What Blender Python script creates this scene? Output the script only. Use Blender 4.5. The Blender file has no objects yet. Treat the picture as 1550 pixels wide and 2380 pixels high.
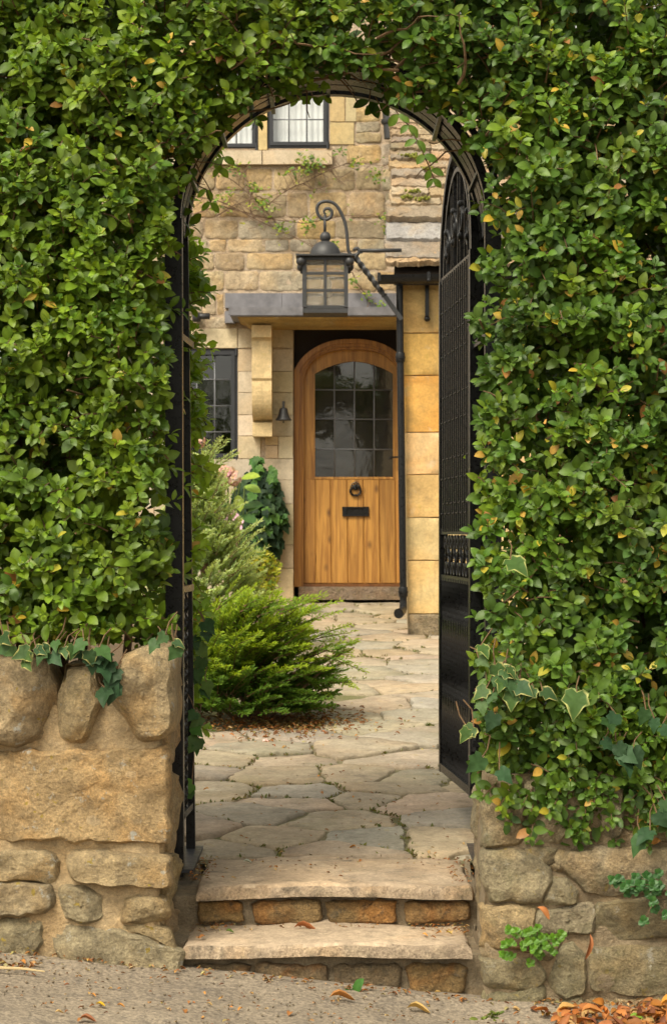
import bpy, math, random
import numpy as np
from mathutils import Vector, Matrix, noise

# ---------------------------------------------------------------- camera, light, exposure
SC = bpy.context.scene
COL = SC.collection
EYE = 1.5                      # eye height above the lane
FPX, CX, CY = 5060.0, 775.0, 1240.0   # focal length and level line measured on a 1550 x 2380 print

cam_data = bpy.data.cameras.new('camera')
cam = bpy.data.objects.new('camera', cam_data)
COL.objects.link(cam)
cam.location = (0, 0, EYE)
cam.rotation_euler = (math.radians(90), 0, 0)
cam_data.sensor_fit = 'AUTO'
cam_data.sensor_width = 36.0
cam_data.lens = 36.0 * FPX / 2380.0
cam_data.shift_y = (CY - 1190.0) / 2380.0
cam_data.clip_start = 0.1
cam_data.clip_end = 500
cam_data.dof.use_dof = True
cam_data.dof.focus_distance = 7.6
cam_data.dof.aperture_fstop = 11.0
SC.camera = cam

SUN_EL, SUN_AZ = math.radians(52), math.radians(212)   # azimuth measured clockwise from +Y
world = bpy.data.worlds.new('World')
SC.world = world
world.use_nodes = True
wt = world.node_tree
wt.nodes.clear()
w_out = wt.nodes.new('ShaderNodeOutputWorld')
w_bg = wt.nodes.new('ShaderNodeBackground')
w_sky = wt.nodes.new('ShaderNodeTexSky')
w_sky.sky_type = 'NISHITA'
w_sky.sun_disc = False
w_sky.sun_elevation = SUN_EL
w_sky.sun_rotation = SUN_AZ
w_sky.air_density = 1.0
w_sky.dust_density = 4.0
w_hsv = wt.nodes.new('ShaderNodeHueSaturation')        # a veil of cloud takes the blue out of the sky
w_hsv.inputs['Saturation'].default_value = 0.12
w_tint = wt.nodes.new('ShaderNodeMix'); w_tint.data_type = 'RGBA'; w_tint.blend_type = 'MULTIPLY'
w_tint.inputs[0].default_value = 1.0
w_tint.inputs[7].default_value = (1.0, 0.95, 0.81, 1)
wt.links.new(w_sky.outputs[0], w_hsv.inputs['Color'])
wt.links.new(w_hsv.outputs[0], w_tint.inputs[6])
wt.links.new(w_tint.outputs[2], w_bg.inputs[0])
w_bg.inputs[1].default_value = 0.15
wt.links.new(w_bg.outputs[0], w_out.inputs[0])

sun_data = bpy.data.lights.new('sun', 'SUN')
sun_data.energy = 1.7
sun_data.angle = math.radians(20)
sun_data.color = (1.0, 0.91, 0.74)
sun = bpy.data.objects.new('sun', sun_data)
COL.objects.link(sun)
sdir = Vector((math.sin(SUN_AZ) * math.cos(SUN_EL), math.cos(SUN_AZ) * math.cos(SUN_EL), math.sin(SUN_EL)))
sun.rotation_euler = sdir.to_track_quat('Z', 'Y').to_euler()
sun.location = sdir * 30

SC.view_settings.view_transform = 'Standard'
SC.view_settings.look = 'None'
SC.view_settings.exposure = 0.80
SC.view_settings.gamma = 1.0
SC.view_settings.use_curve_mapping = False
SC.render.engine = 'CYCLES'
SC.cycles.max_bounces = 8
SC.cycles.transparent_max_bounces = 12
SC.cycles.diffuse_bounces = 4
SC.cycles.sample_clamp_indirect = 6.0

R = random.Random(11)

# ---------------------------------------------------------------- small helpers
def at(px, py, Y):
    "point of the place at distance Y, from its position on the print"
    return Vector(((px - CX) * Y / FPX, Y, EYE + (CY - py) * Y / FPX))
def xz(px, py, Y):
    p = at(px, py, Y); return (p.x, p.z)
def xzl(pts, Y):
    return [xz(a, b, Y) for a, b in pts]

WO = {}     # world origin of every object built
def _reg(o, org):
    WO[o.name] = Vector(org)
def empty(name, loc, parent=None):
    o = bpy.data.objects.new(name, None)
    COL.objects.link(o)
    o.empty_display_size = 0.1
    put(o, loc, parent)
    return o
def put(o, org, parent=None):
    org = Vector(org)
    if parent is not None:
        o.parent = parent
        o.location = org - WO[parent.name]
    else:
        o.location = org
    _reg(o, org)
def tag(o, label=None, cat=None, group=None, kind=None):
    if label: o['label'] = label
    if cat: o['category'] = cat
    if group: o['group'] = group
    if kind: o['kind'] = kind
    return o
def thing(name, label, cat, loc, group=None):
    return tag(empty(name, loc), label, cat, group)

class MB:
    "collects shapes and links them as ONE mesh object"
    def __init__(self):
        self.v = []; self.f = []; self.m = []; self.mi = 0
    def add(self, vs, fs):
        b = len(self.v)
        self.v.extend([tuple(p) for p in vs])
        for f in fs:
            self.f.append([b + i for i in f]); self.m.append(self.mi)
        return self
    def box(self, x0, x1, y0, y1, z0, z1):
        vs = [(x0,y0,z0),(x1,y0,z0),(x1,y1,z0),(x0,y1,z0),(x0,y0,z1),(x1,y0,z1),(x1,y1,z1),(x0,y1,z1)]
        return self.add(vs, [(0,3,2,1),(4,5,6,7),(0,1,5,4),(1,2,6,5),(2,3,7,6),(3,0,4,7)])
    def prism(self, poly, y0, y1):
        "poly in X,Z (any winding); front face at y0, back at y1"
        a = sum(poly[i][0]*poly[(i+1)%len(poly)][1]-poly[(i+1)%len(poly)][0]*poly[i][1] for i in range(len(poly)))
        if a < 0: poly = poly[::-1]
        n = len(poly)
        vs = [(x,y0,z) for x,z in poly] + [(x,y1,z) for x,z in poly]
        fs = [list(range(n)), list(range(2*n-1, n-1, -1))]
        for i in range(n):
            j = (i+1) % n
            fs.append((i, n+i, n+j, j))
        return self.add(vs, fs)
    def bevel_prism(self, poly, y0, y1, b):
        a = sum(poly[i][0]*poly[(i+1)%len(poly)][1]-poly[(i+1)%len(poly)][0]*poly[i][1] for i in range(len(poly)))
        if a < 0: poly = poly[::-1]
        n = len(poly)
        ins = inset(poly, b)
        vs = [(x,y0,z) for x,z in ins] + [(x,y0+b,z) for x,z in poly] + [(x,y1,z) for x,z in poly]
        fs = [list(range(n)), list(range(3*n-1, 2*n-1, -1))]
        for i in range(n):
            j = (i+1) % n
            fs.append((i, n+i, n+j, j)); fs.append((n+i, 2*n+i, 2*n+j, n+j))
        return self.add(vs, fs)
    def ring(self, outer, inner, y0, y1):
        n = len(outer)
        vs = [(x,y0,z) for x,z in outer]+[(x,y0,z) for x,z in inner]+[(x,y1,z) for x,z in outer]+[(x,y1,z) for x,z in inner]
        fs = []
        for i in range(n):
            j = (i+1) % n
            fs += [(i,j,n+j,n+i),(2*n+i,3*n+i,3*n+j,2*n+j),(i,2*n+i,2*n+j,j),(n+i,n+j,3*n+j,3*n+i)]
        return self.add(vs, fs)
    def tube(self, pts, r, sides=8, caps=True, square=False, twist=0.0, flat=1.0, up=None):
        pts = [Vector(p) for p in pts]
        n = len(pts)
        rs = r if isinstance(r, (list, tuple)) else [r]*n
        t0 = (pts[1]-pts[0]).normalized()
        ref = Vector(up) if up else (Vector((0,1,0)) if abs(t0.y) < .9 else Vector((1,0,0)))
        u = (ref - t0*ref.dot(t0)).normalized()
        vs = []; fs = []; acc = 0.0
        sd = 4 if square else sides
        for i, p in enumerate(pts):
            if i == 0: t = t0
            elif i == n-1: t = (pts[i]-pts[i-1]).normalized()
            else: t = ((pts[i]-pts[i-1]).normalized()+(pts[i+1]-pts[i]).normalized())
            if t.length < 1e-6: t = t0
            t = t.normalized()
            u = u - t*u.dot(t)
            if u.length < 1e-6: u = t.orthogonal()
            u.normalize()
            w = t.cross(u)
            if i: acc += twist*(pts[i]-pts[i-1]).length
            for k in range(sd):
                a = 2*math.pi*k/sd + (math.pi/4 if square else 0) + acc
                vs.append(p + (u*math.cos(a) + w*math.sin(a)*flat)*rs[i]*(1.414 if square else 1))
        for i in range(n-1):
            for k in range(sd):
                k2 = (k+1) % sd
                fs.append((i*sd+k, i*sd+k2, (i+1)*sd+k2, (i+1)*sd+k))
        if caps:
            fs.append(list(range(sd-1, -1, -1))); fs.append(list(range((n-1)*sd, n*sd)))
        return self.add(vs, fs)
    def lathe(self, c, prof, sides=16):
        "prof: list of (radius, z) above c"
        c = Vector(c); vs = []; fs = []
        for r, z in prof:
            for k in range(sides):
                a = 2*math.pi*k/sides
                vs.append(c + Vector((r*math.cos(a), r*math.sin(a), z)))
        for i in range(len(prof)-1):
            for k in range(sides):
                k2 = (k+1) % sides
                fs.append((i*sides+k, i*sides+k2, (i+1)*sides+k2, (i+1)*sides+k))
        fs.append(list(range(sides-1,-1,-1))); fs.append(list(range((len(prof)-1)*sides, len(prof)*sides)))
        return self.add(vs, fs)
    def ball(self, c, r, sides=12):
        return self.lathe(c, [(max(.002, r*math.sin(a)), -r*math.cos(a)) for a in [math.pi*i/8 for i in range(9)]], sides)
    def build(self, name, mats, parent=None, smooth=False, origin=None, color=None, kind=None, angle=None):
        me = bpy.data.meshes.new(name)
        V = np.array(self.v, dtype=float)
        if origin is None:
            org = Vector((V.min(0)+V.max(0))/2)
        else: org = Vector(origin)
        V = V - np.array(org)
        me.from_pydata([tuple(p) for p in V], [], self.f)
        if not isinstance(mats, (list, tuple)): mats = [mats]
        for m in mats: me.materials.append(m)
        if len(mats) > 1: me.polygons.foreach_set('material_index', self.m)
        if smooth: me.polygons.foreach_set('use_smooth', [True]*len(me.polygons))
        me.update()
        if smooth and angle: 
            try: me.set_sharp_from_angle(angle=math.radians(angle))
            except Exception: pass
        o = bpy.data.objects.new(name, me)
        COL.objects.link(o)
        put(o, org, parent)
        if color is not None: o.color = (*color[:3], 1)
        if kind: o['kind'] = kind
        return o

def inset(poly, d):
    "move each corner of a CCW polygon inward by about d"
    n = len(poly); out = []
    for i in range(n):
        p0 = Vector(poly[i-1]); p1 = Vector(poly[i]); p2 = Vector(poly[(i+1) % n])
        e1 = (p1-p0); e2 = (p2-p1)
        if e1.length < 1e-9 or e2.length < 1e-9: out.append(tuple(p1)); continue
        e1.normalize(); e2.normalize()
        n1 = Vector((-e1.y, e1.x)); n2 = Vector((-e2.y, e2.x))
        b = n1+n2
        if b.length < 1e-6: b = n1
        b.normalize()
        c = max(.5, b.dot(n1))
        out.append(tuple(p1 + b*(d/c)))
    return out
def ccw(poly):
    a = sum(poly[i][0]*poly[(i+1)%len(poly)][1]-poly[(i+1)%len(poly)][0]*poly[i][1] for i in range(len(poly)))
    return list(poly) if a > 0 else list(poly)[::-1]
def chaikin(poly, k=1, q=.25):
    for _ in range(k):
        o = []
        for i in range(len(poly)):
            a = poly[i]; b = poly[(i+1) % len(poly)]
            o.append((a[0]+(b[0]-a[0])*q, a[1]+(b[1]-a[1])*q)); o.append((a[0]+(b[0]-a[0])*(1-q), a[1]+(b[1]-a[1])*(1-q)))
        poly = o
    return poly
def resample(poly, n):
    "about n points along the outline, corners kept"
    k = len(poly); ln = [(Vector(poly[(i+1) % k])-Vector(poly[i])).length for i in range(k)]; tot = sum(ln) or 1
    out = []
    for i in range(k):
        a, b = Vector(poly[i]), Vector(poly[(i+1) % k]); m = max(1, round(n*ln[i]/tot))
        for j in range(m): q = a.lerp(b, j/m); out.append((q.x, q.y))
    return out
def resample_even(poly, n):
    P = [Vector(p) for p in poly]; P.append(P[0])
    L = [0.0]
    for i in range(len(P)-1): L.append(L[-1]+(P[i+1]-P[i]).length)
    out = []; j = 0
    for k in range(n):
        s = L[-1]*k/n
        while L[j+1] < s: j += 1
        t = (s-L[j])/max(1e-9, L[j+1]-L[j])
        q = P[j].lerp(P[j+1], t); out.append((q.x, q.y))
    return out

def stone_geo(poly, to, depth=.05, back=.03, n=20, round_=1, rough=.006, rag=.004, bevel=.012, rings=5, seed=0, freq=9.0, rq=.2, facets=0):
    """one stone: an outline in the wall's plane (u,v) pulled out by `depth`, with chipped edges and a rough face.
    to(u,v,d) turns it into a point of the place."""
    rr = random.Random(seed)
    poly = ccw(poly)
    if round_: poly = chaikin(poly, round_, rq)
    poly = resample(poly, n); n = len(poly)
    sv = rr.random()*50
    poly = ccw([(u + noise.noise(Vector((u*freq*2.2, v*freq*2.2, sv)))*rag*1.6, v + noise.noise(Vector((u*freq*2.2, v*freq*2.2, sv+9)))*rag*1.6) for u, v in poly])
    cu = sum(p[0] for p in poly)/n; cv = sum(p[1] for p in poly)/n
    loops = [(poly, -back), (poly, depth*.35)]
    def pull(q):
        o = []
        for u, v in poly:
            L_ = math.hypot(cu-u, cv-v) or 1; f = min(.45, q/L_); o.append((u+(cu-u)*f, v+(cv-v)*f))
        return o
    a = pull(bevel*.45); loops.append((a, depth*.78))
    a = pull(bevel*1.3); loops.append((a, depth))
    for k in range(1, rings):
        s = 1 - k/rings
        loops.append(([(cu+(u-cu)*s, cv+(v-cv)*s) for u, v in a], depth))
    eu = max(abs(p[0]-cu) for p in poly); ev = max(abs(p[1]-cv) for p in poly); cuts = []
    for k in range(facets):                      # broken faces: planes that slice the front of the stone
        an = rr.uniform(0, 6.28); sl = rr.uniform(.25, .9); of = rr.uniform(.15, .75)
        cuts.append((math.cos(an)/eu, math.sin(an)/ev, sl, of))
    vs = []; fs = []
    for li, (lp, d) in enumerate(loops):
        for u, v in lp:
            dd = d
            for ca, cb, sl, of in cuts:
                h = ((u-cu)*ca+(v-cv)*cb)-of
                if h > 0 and li >= 1: dd -= min(h*sl, .7)*depth*(1 if li > 1 else .5)
            if li >= 2:
                q = Vector((u*freq, v*freq, sv))
                dd += rough*1.5*noise.fractal(q, .9, 2.0, 4) + rough*.8*noise.noise(q*.45) - rough*1.2*abs(noise.noise(q*.8+Vector((3,1,7))))
            vs.append(to(u, v, dd))
    vs.append(to(cu, cv, depth + rough*noise.noise(Vector((cu*freq, cv*freq, sv)))))
    for li in range(len(loops)-1):
        for i in range(n):
            j = (i+1) % n
            fs.append((li*n+i, li*n+j, (li+1)*n+j, (li+1)*n+i))
    b = (len(loops)-1)*n; c = len(vs)-1
    for i in range(n): fs.append((b+i, b+(i+1) % n, c))
    return vs, fs

# ---------------------------------------------------------------- leaf batches
def tmpl_leaf(fold=.07, curl=.10):
    v = [(0,0,0)]
    st = [(.16,.29),(.38,.46),(.62,.475),(.84,.29)]
    for t, w in st:
        zc = .05*math.sin(math.pi*t) - curl*t*t
        v += [(t,0,zc),(t,-w,zc+fold*w*2),(t,w,zc+fold*w*2)]
    v.append((1,0,-curl))
    f = [(0,1,2),(0,3,1),(1,4,5,2),(1,3,6,4),(4,7,8,5),(4,6,9,7),(7,10,11,8),(7,9,12,10),(10,13,11),(10,12,13)]
    c = [1.2]+[1.16,.96,.96]*4+[1.0]
    return np.array(v,float), f, np.array(c,float)
def tmpl_simple():
    v = [(0,0,0),(.45,-.5,.08),(1,0,-.05),(.45,.5,.08)]
    return np.array(v,float), [(0,2,1),(0,3,2)], np.ones(4)
def tmpl_ivy():
    out = [(0,0),(-.11,.20),(-.02,.42),(.15,.40),(.36,.50),(.50,.31),(.74,.17),(1,0)]
    full = out + [(x,-y) for x,y in out[-2:0:-1]]
    n = len(full)
    v = []; 
    cx, cy = .34, 0
    for s in (1.0,.90,.78):
        for x, y in full:
            w_ = s if s == 1 else s+.07*math.sin(x*9+y*14); X = cx+(x-cx)*w_; Y = cy+(y-cy)*w_
            v.append((X, Y, .22*abs(Y)-.22*X*X - .14*s*(1 if abs(y) > .4 else 0)))
    v.append((cx, cy, -.02))
    f = []
    for r_ in range(2):
        for i in range(n):
            j = (i+1) % n
            f.append((r_*n+i, r_*n+j, (r_+1)*n+j, (r_+1)*n+i)[::-1])
    for i in range(n): f.append(((2*n+(i+1) % n), 2*n+i, 3*n))
    q = random.Random(5)
    return np.array(v,float), f, np.array([q.choice((.25,.6,1.0,1.0)) for _ in range(n)]+[q.choice((0,.1,.5,.9)) for _ in range(n)]+[0.0]*(n+1))   # weight 1 = margin
T_LEAF = tmpl_leaf(); T_FLAT = tmpl_leaf(.05,.03); T_SIMPLE = tmpl_simple(); T_IVY = tmpl_ivy()

def mesh_np(name, V, faces_t, nleaf, nv, cols, mats):
    me = bpy.data.meshes.new(name)
    lt = np.array([len(f) for f in faces_t]); fl = np.concatenate([np.array(f) for f in faces_t])
    loops = (fl[None,:] + (np.arange(nleaf)*nv)[:,None]).ravel()
    tot = np.tile(lt, nleaf)
    start = np.concatenate([[0], np.cumsum(tot)[:-1]])
    me.vertices.add(len(V)); me.vertices.foreach_set('co', V.astype(np.float32).ravel())
    me.loops.add(len(loops)); me.loops.foreach_set('vertex_index', loops.astype(np.int32))
    me.polygons.add(len(tot)); me.polygons.foreach_set('loop_start', start.astype(np.int32))
    try: me.polygons.foreach_set('loop_total', tot.astype(np.int32))
    except Exception: pass
    me.polygons.foreach_set('use_smooth', np.ones(len(tot), dtype=bool))
    at_ = me.attributes.new('tint', 'FLOAT_COLOR', 'POINT')
    at_.data.foreach_set('color', np.concatenate([cols, np.ones((len(cols),1))],1).astype(np.float32).ravel())
    me.materials.append(mats)
    me.update(calc_edges=True); me.validate()
    return me

class LB:
    "a batch of leaves: position, axis, normal, length, width, colour (and margin colour)"
    def __init__(self, tmpl): self.t = tmpl; self.L = []
    def add(self, p, a, n, l, w, c, c2=None): self.L.append((tuple(p), tuple(a), tuple(n), l, w, c, c2 or c))
    def frames(self, L):
        P = np.array([q[0] for q in L]); A = np.array([q[1] for q in L]); N = np.array([q[2] for q in L])
        A /= np.linalg.norm(A,axis=1,keepdims=True)+1e-9
        N = N - A*(A*N).sum(1,keepdims=True)
        N /= np.linalg.norm(N,axis=1,keepdims=True)+1e-9
        return P, A, N, np.cross(N, A)
    def build(self, name, mat, parent=None, kind='stuff', L=None, origin=None):
        L = self.L if L is None else L
        tv, tf, tc = self.t
        P, A, N, B = self.frames(L)
        l = np.array([q[3] for q in L]); w = np.array([q[4] for q in L])
        c = np.array([q[5] for q in L]); c2 = np.array([q[6] for q in L])
        V = P[:,None,:] + A[:,None,:]*(tv[None,:,0]*l[:,None])[:,:,None] + B[:,None,:]*(tv[None,:,1]*w[:,None])[:,:,None] + N[:,None,:]*(tv[None,:,2]*l[:,None])[:,:,None]
        if self.t is T_IVY: C = c[:,None,:]*(1-tc)[None,:,None] + c2[:,None,:]*tc[None,:,None]
        else: C = c[:,None,:]*tc[None,:,None]
        V = V.reshape(-1,3); C = C.reshape(-1,3)
        org = np.array(origin) if origin is not None else (V.min(0)+V.max(0))/2
        me = mesh_np(name, V-org, tf, len(L), len(tv), C, mat)
        o = bpy.data.objects.new(name, me); COL.objects.link(o)
        put(o, org, parent)
        if kind: o['kind'] = kind
        return o
    _cache = {}
    def single(self, q, name, mat, parent, keyc):
        "one leaf as an object of its own, sharing mesh data with leaves of its colour"
        tv, tf, tc = self.t
        k = (id(tv), keyc)
        if k not in LB._cache:
            c = np.array(q[5]); c2 = np.array(q[6])
            C = c[None,:]*(1-tc)[:,None]+c2[None,:]*tc[:,None] if self.t is T_IVY else c[None,:]*tc[:,None]
            LB._cache[k] = mesh_np(name, tv, tf, 1, len(tv), C, mat)
        P, A, N, B = self.frames([q])
        o = bpy.data.objects.new(name, LB._cache[k]); COL.objects.link(o)
        m = Matrix.Identity(4)
        for i in range(3):
            m[i][0] = A[0][i]*q[3]; m[i][1] = B[0][i]*q[4]; m[i][2] = N[0][i]*q[3]; m[i][3] = P[0][i]
        if parent is not None:
            o.parent = parent
            m = Matrix.Translation(-WO[parent.name]) @ m
        o.matrix_basis = m
        _reg(o, P[0])
        return o

def rv(s=1.0): return Vector((R.uniform(-1,1), R.uniform(-1,1), R.uniform(-1,1)))*s
def jit(c, s=.15):
    k = 1+R.uniform(-s, s); return (c[0]*k*(1+R.uniform(-s,s)*.5), c[1]*k, c[2]*k*(1+R.uniform(-s,s)))

# ---------------------------------------------------------------- materials
class NT:
    def __init__(self, name):
        self.mat = bpy.data.materials.new(name); self.mat.use_nodes = True
        self.t = self.mat.node_tree
        self.b = self.t.nodes['Principled BSDF']; self.out = self.t.nodes['Material Output']
    def n(self, ty, **kw):
        nd = self.t.nodes.new('ShaderNode'+ty)
        for k, v in kw.items():
            if hasattr(nd, k): setattr(nd, k, v)
            else: nd.inputs[k].default_value = v
        return nd
    def l(self, a, b): self.t.links.new(a, b)
    def pos(self, rand=True, scale=None):
        g = self.n('NewGeometry').outputs['Position']
        if scale:
            m = self.n('VectorMath', operation='MULTIPLY'); self.l(g, m.inputs[0]); m.inputs[1].default_value = scale; g = m.outputs[0]
        if rand:
            oi = self.n('ObjectInfo'); mu = self.n('Math', operation='MULTIPLY'); self.l(oi.outputs['Random'], mu.inputs[0]); mu.inputs[1].default_value = 43.0
            a = self.n('VectorMath', operation='ADD'); self.l(g, a.inputs[0]); self.l(mu.outputs[0], a.inputs[1]); g = a.outputs[0]
        return g
    def noise(self, v, scale, detail=6, rough=.6, dist=0.0):
        k = self.n('TexNoise'); k.inputs['Scale'].default_value = scale; k.inputs['Detail'].default_value = detail
        k.inputs['Roughness'].default_value = rough; k.inputs['Distortion'].default_value = dist
        self.l(v, k.inputs['Vector']); return k.outputs['Fac']
    def ramp(self, f, stops):
        r = self.n('ValToRGB'); e = r.color_ramp.elements
        while len(e) < len(stops): e.new(.5)
        for el, (p, c) in zip(e, stops):
            el.position = p; el.color = (c, c, c, 1) if isinstance(c, (int, float)) else (*c, 1)
        self.l(f, r.inputs[0]); return r.outputs[0]
    def mix(self, f, a, b, mode='MIX'):
        m = self.n('Mix', data_type='RGBA', blend_type=mode)
        for i, x in ((0, f), (6, a), (7, b)):
            if isinstance(x, (int, float)): m.inputs[i].default_value = x
            elif isinstance(x, tuple): m.inputs[i].default_value = (*x[:3], 1)
            else: self.l(x, m.inputs[i])
        return m.outputs[2]
    def bump(self, h, strength=.5, dist=.01, prev=None):
        b = self.n('Bump'); b.inputs['Strength'].default_value = strength; b.inputs['Distance'].default_value = dist
        self.l(h, b.inputs['Height'])
        if prev is not None: self.l(prev, b.inputs['Normal'])
        return b.outputs[0]
    def done(self, col=None, rough=None, normal=None):
        if col is not None:
            if isinstance(col, tuple): self.b.inputs['Base Color'].default_value = (*col[:3], 1)
            else: self.l(col, self.b.inputs['Base Color'])
        if rough is not None:
            if isinstance(rough, (int, float)): self.b.inputs['Roughness'].default_value = rough
            else: self.l(rough, self.b.inputs['Roughness'])
        if normal is not None: self.l(normal, self.b.inputs['Normal'])
        return self.mat

def stone_mat(name,  s=6.0, bump=.6, dist=.012, warm=.35, dark=.5, lichen=.0, moss=0.0, contrast=.45, warmc=(1.25,.95,.55), grain=.3, streak=0.0):
    k = NT(name); p = k.pos()
    oi = k.n('ObjectInfo')
    n1 = k.noise(p, s, 8, .65); n2 = k.noise(p, s*7, 6, .7); n3 = k.noise(p, s*.7, 3, .5, .6); n4 = k.noise(p, s*2.3, 8, .72, .3)
    c = k.mix(1.0, oi.outputs['Color'], k.ramp(n1, [(.25, 1-contrast), (.75, 1+contrast*.6)]), 'MULTIPLY')
    c = k.mix(k.ramp(n3, [(.48, 0), (.62, warm)]), c, k.mix(1.0, c, warmc, 'MULTIPLY'))
    c = k.mix(k.ramp(n4, [(.54, 0), (.68, dark)]), c, (.10, .085, .06))
    n6 = k.noise(p, s*22, 4, .75)
    c = k.mix(1.0, c, k.ramp(n2, [(.3, 1-grain), (.7, 1+grain*.7)]), 'MULTIPLY')
    c = k.mix(1.0, c, k.ramp(n6, [(.32, 1-grain), (.68, 1+grain*.7)]), 'MULTIPLY')
    if lichen:
        c = k.mix(k.ramp(k.noise(p, s*2.9, 7, .75), [(.60, 0), (.66, lichen)]), c, (.55, .53, .46))
        c = k.mix(k.ramp(k.noise(p, s*4.1, 3, .5), [(.68, 0), (.71, lichen)]), c, (.42, .30, .05))
    if moss:
        c = k.mix(k.ramp(k.noise(p, s*1.1, 6, .7), [(.52, 0), (.68, moss)]), c, (.13, .13, .045))
    if streak:
        q = k.noise(k.pos(True, (9, 9, .9)), 1.0, 5, .65)
        c = k.mix(k.ramp(q, [(.55, 0), (.68, streak)]), c, (.17, .125, .07))
        q2 = k.noise(k.pos(True, (5, 5, 2.5)), 1.0, 6, .7)
        c = k.mix(k.ramp(q2, [(.60, 0), (.70, streak)]), c, (.60, .53, .40))
    v = k.n('TexVoronoi'); v.inputs['Scale'].default_value = s*9; k.l(p, v.inputs['Vector'])
    h = k.mix(.35, n2, n4); h = k.mix(.3, h, n6); h = k.mix(.15, h, v.outputs['Distance'])
    return k.done(c, .93, k.bump(h, bump, dist, k.bump(n4, .6, dist*1.6)))

def plain(name, col, rough=.6, metal=0.0, var=0.0, scale=20, bump=0.0, spec=None):
    k = NT(name)
    k.b.inputs['Metallic'].default_value = metal
    if spec is not None: k.b.inputs['Specular IOR Level'].default_value = spec
    if not var: return k.done(col, rough)
    p = k.pos(False); n = k.noise(p, scale, 6, .65)
    c = k.mix(1.0, col, k.ramp(n, [(.3, 1-var), (.7, 1+var)]), 'MULTIPLY')
    return k.done(c, k.ramp(n, [(.3, max(0, rough-.12)), (.7, min(1, rough+.12))]), k.bump(n, .4, bump) if bump else None)

def leaf_mat(name, trans=.3, rough=.42, spec=.4):
    k = NT(name)
    a = k.n('Attribute', attribute_name='tint')
    n = k.noise(k.pos(False), 55, 3, .5)
    c = k.mix(1.0, a.outputs['Color'], k.ramp(n, [(.3, .85), (.7, 1.12)]), 'MULTIPLY')
    k.b.inputs['Specular IOR Level'].default_value = spec
    k.done(c, rough)
    t = k.n('BsdfTranslucent'); k.l(k.mix(1.0, c, (1.5, 1.35, .5), 'MULTIPLY'), t.inputs['Color'])
    m = k.n('MixShader'); m.inputs[0].default_value = trans
    k.l(k.b.outputs[0], m.inputs[1]); k.l(t.outputs[0], m.inputs[2]); k.l(m.outputs[0], k.out.inputs[0])
    return k.mat

def glass_mat(name, tint=(.9,.92,.9), bumpd=0.0, bscale=30, milk=0.0, f0=.06, rough=.03):
    k = NT(name)
    tr = k.n('BsdfTransparent'); tr.inputs[0].default_value = (*tint, 1)
    gl = k.n('BsdfGlossy'); gl.inputs['Roughness'].default_value = rough; gl.inputs['Color'].default_value = (.95, .97, 1, 1)
    nz = k.noise(k.pos(True), bscale, 4, .6, .5)
    fr = k.n('LayerWeight'); fr.inputs['Blend'].default_value = .5
    pw = k.n('Math', operation='POWER'); k.l(fr.outputs['Facing'], pw.inputs[0]); pw.inputs[1].default_value = 5
    ma = k.n('Math', operation='MULTIPLY_ADD'); k.l(pw.outputs[0], ma.inputs[0]); ma.inputs[1].default_value = 1-f0; ma.inputs[2].default_value = f0
    if bumpd:
        nb = k.bump(nz, .8, bumpd); k.l(nb, gl.inputs['Normal']); k.l(nb, fr.inputs['Normal'])
    m = k.n('MixShader'); k.l(ma.outputs[0], m.inputs[0]); k.l(tr.outputs[0], m.inputs[1]); k.l(gl.outputs[0], m.inputs[2])
    last = m.outputs[0]
    if milk:
        d = k.n('BsdfTranslucent'); d.inputs[0].default_value = (.62, .57, .46, 1)
        d2 = k.n('BsdfDiffuse'); d2.inputs[0].default_value = (.55, .50, .40, 1)
        a = k.n('MixShader'); a.inputs[0].default_value = .5; k.l(d.outputs[0], a.inputs[1]); k.l(d2.outputs[0], a.inputs[2])
        m2 = k.n('MixShader'); k.l(k.ramp(nz, [(.3, milk*.5), (.7, milk*1.4)]), m2.inputs[0]); k.l(last, m2.inputs[1]); k.l(a.outputs[0], m2.inputs[2]); last = m2.outputs[0]
    k.l(last, k.out.inputs[0])
    return k.mat

def wood_mat():
    k = NT('varnished pine'); oi = k.n('ObjectInfo')
    p = k.pos(True, (26, 8, 1.3))
    g = k.noise(p, 1.0, 8, .62, 1.2)
    fine = k.noise(k.pos(True, (140, 40, 4)), 1.0, 5, .6)
    c = k.mix(k.ramp(g, [(.38, 0), (.68, 1)]), (.52,.27,.060), (.27,.115,.020))
    c = k.mix(1.0, c, k.ramp(fine, [(.3, .70), (.7, 1.15)]), 'MULTIPLY')
    c = k.mix(1.0, c, oi.outputs['Color'], 'MULTIPLY')
    v = k.n('TexVoronoi'); k.l(k.pos(True, (7.5, 3, 4.2)), v.inputs['Vector']); v.inputs['Scale'].default_value = 1.0
    c = k.mix(k.ramp(v.outputs['Distance'], [(.0, .95), (.10, .5), (.20, 0)]), c, (.07, .022, .006))
    k.b.inputs['Coat Weight'].default_value = .15; k.b.inputs['Coat Roughness'].default_value = .3
    return k.done(c, .5, k.bump(g, .2, .003))

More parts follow.
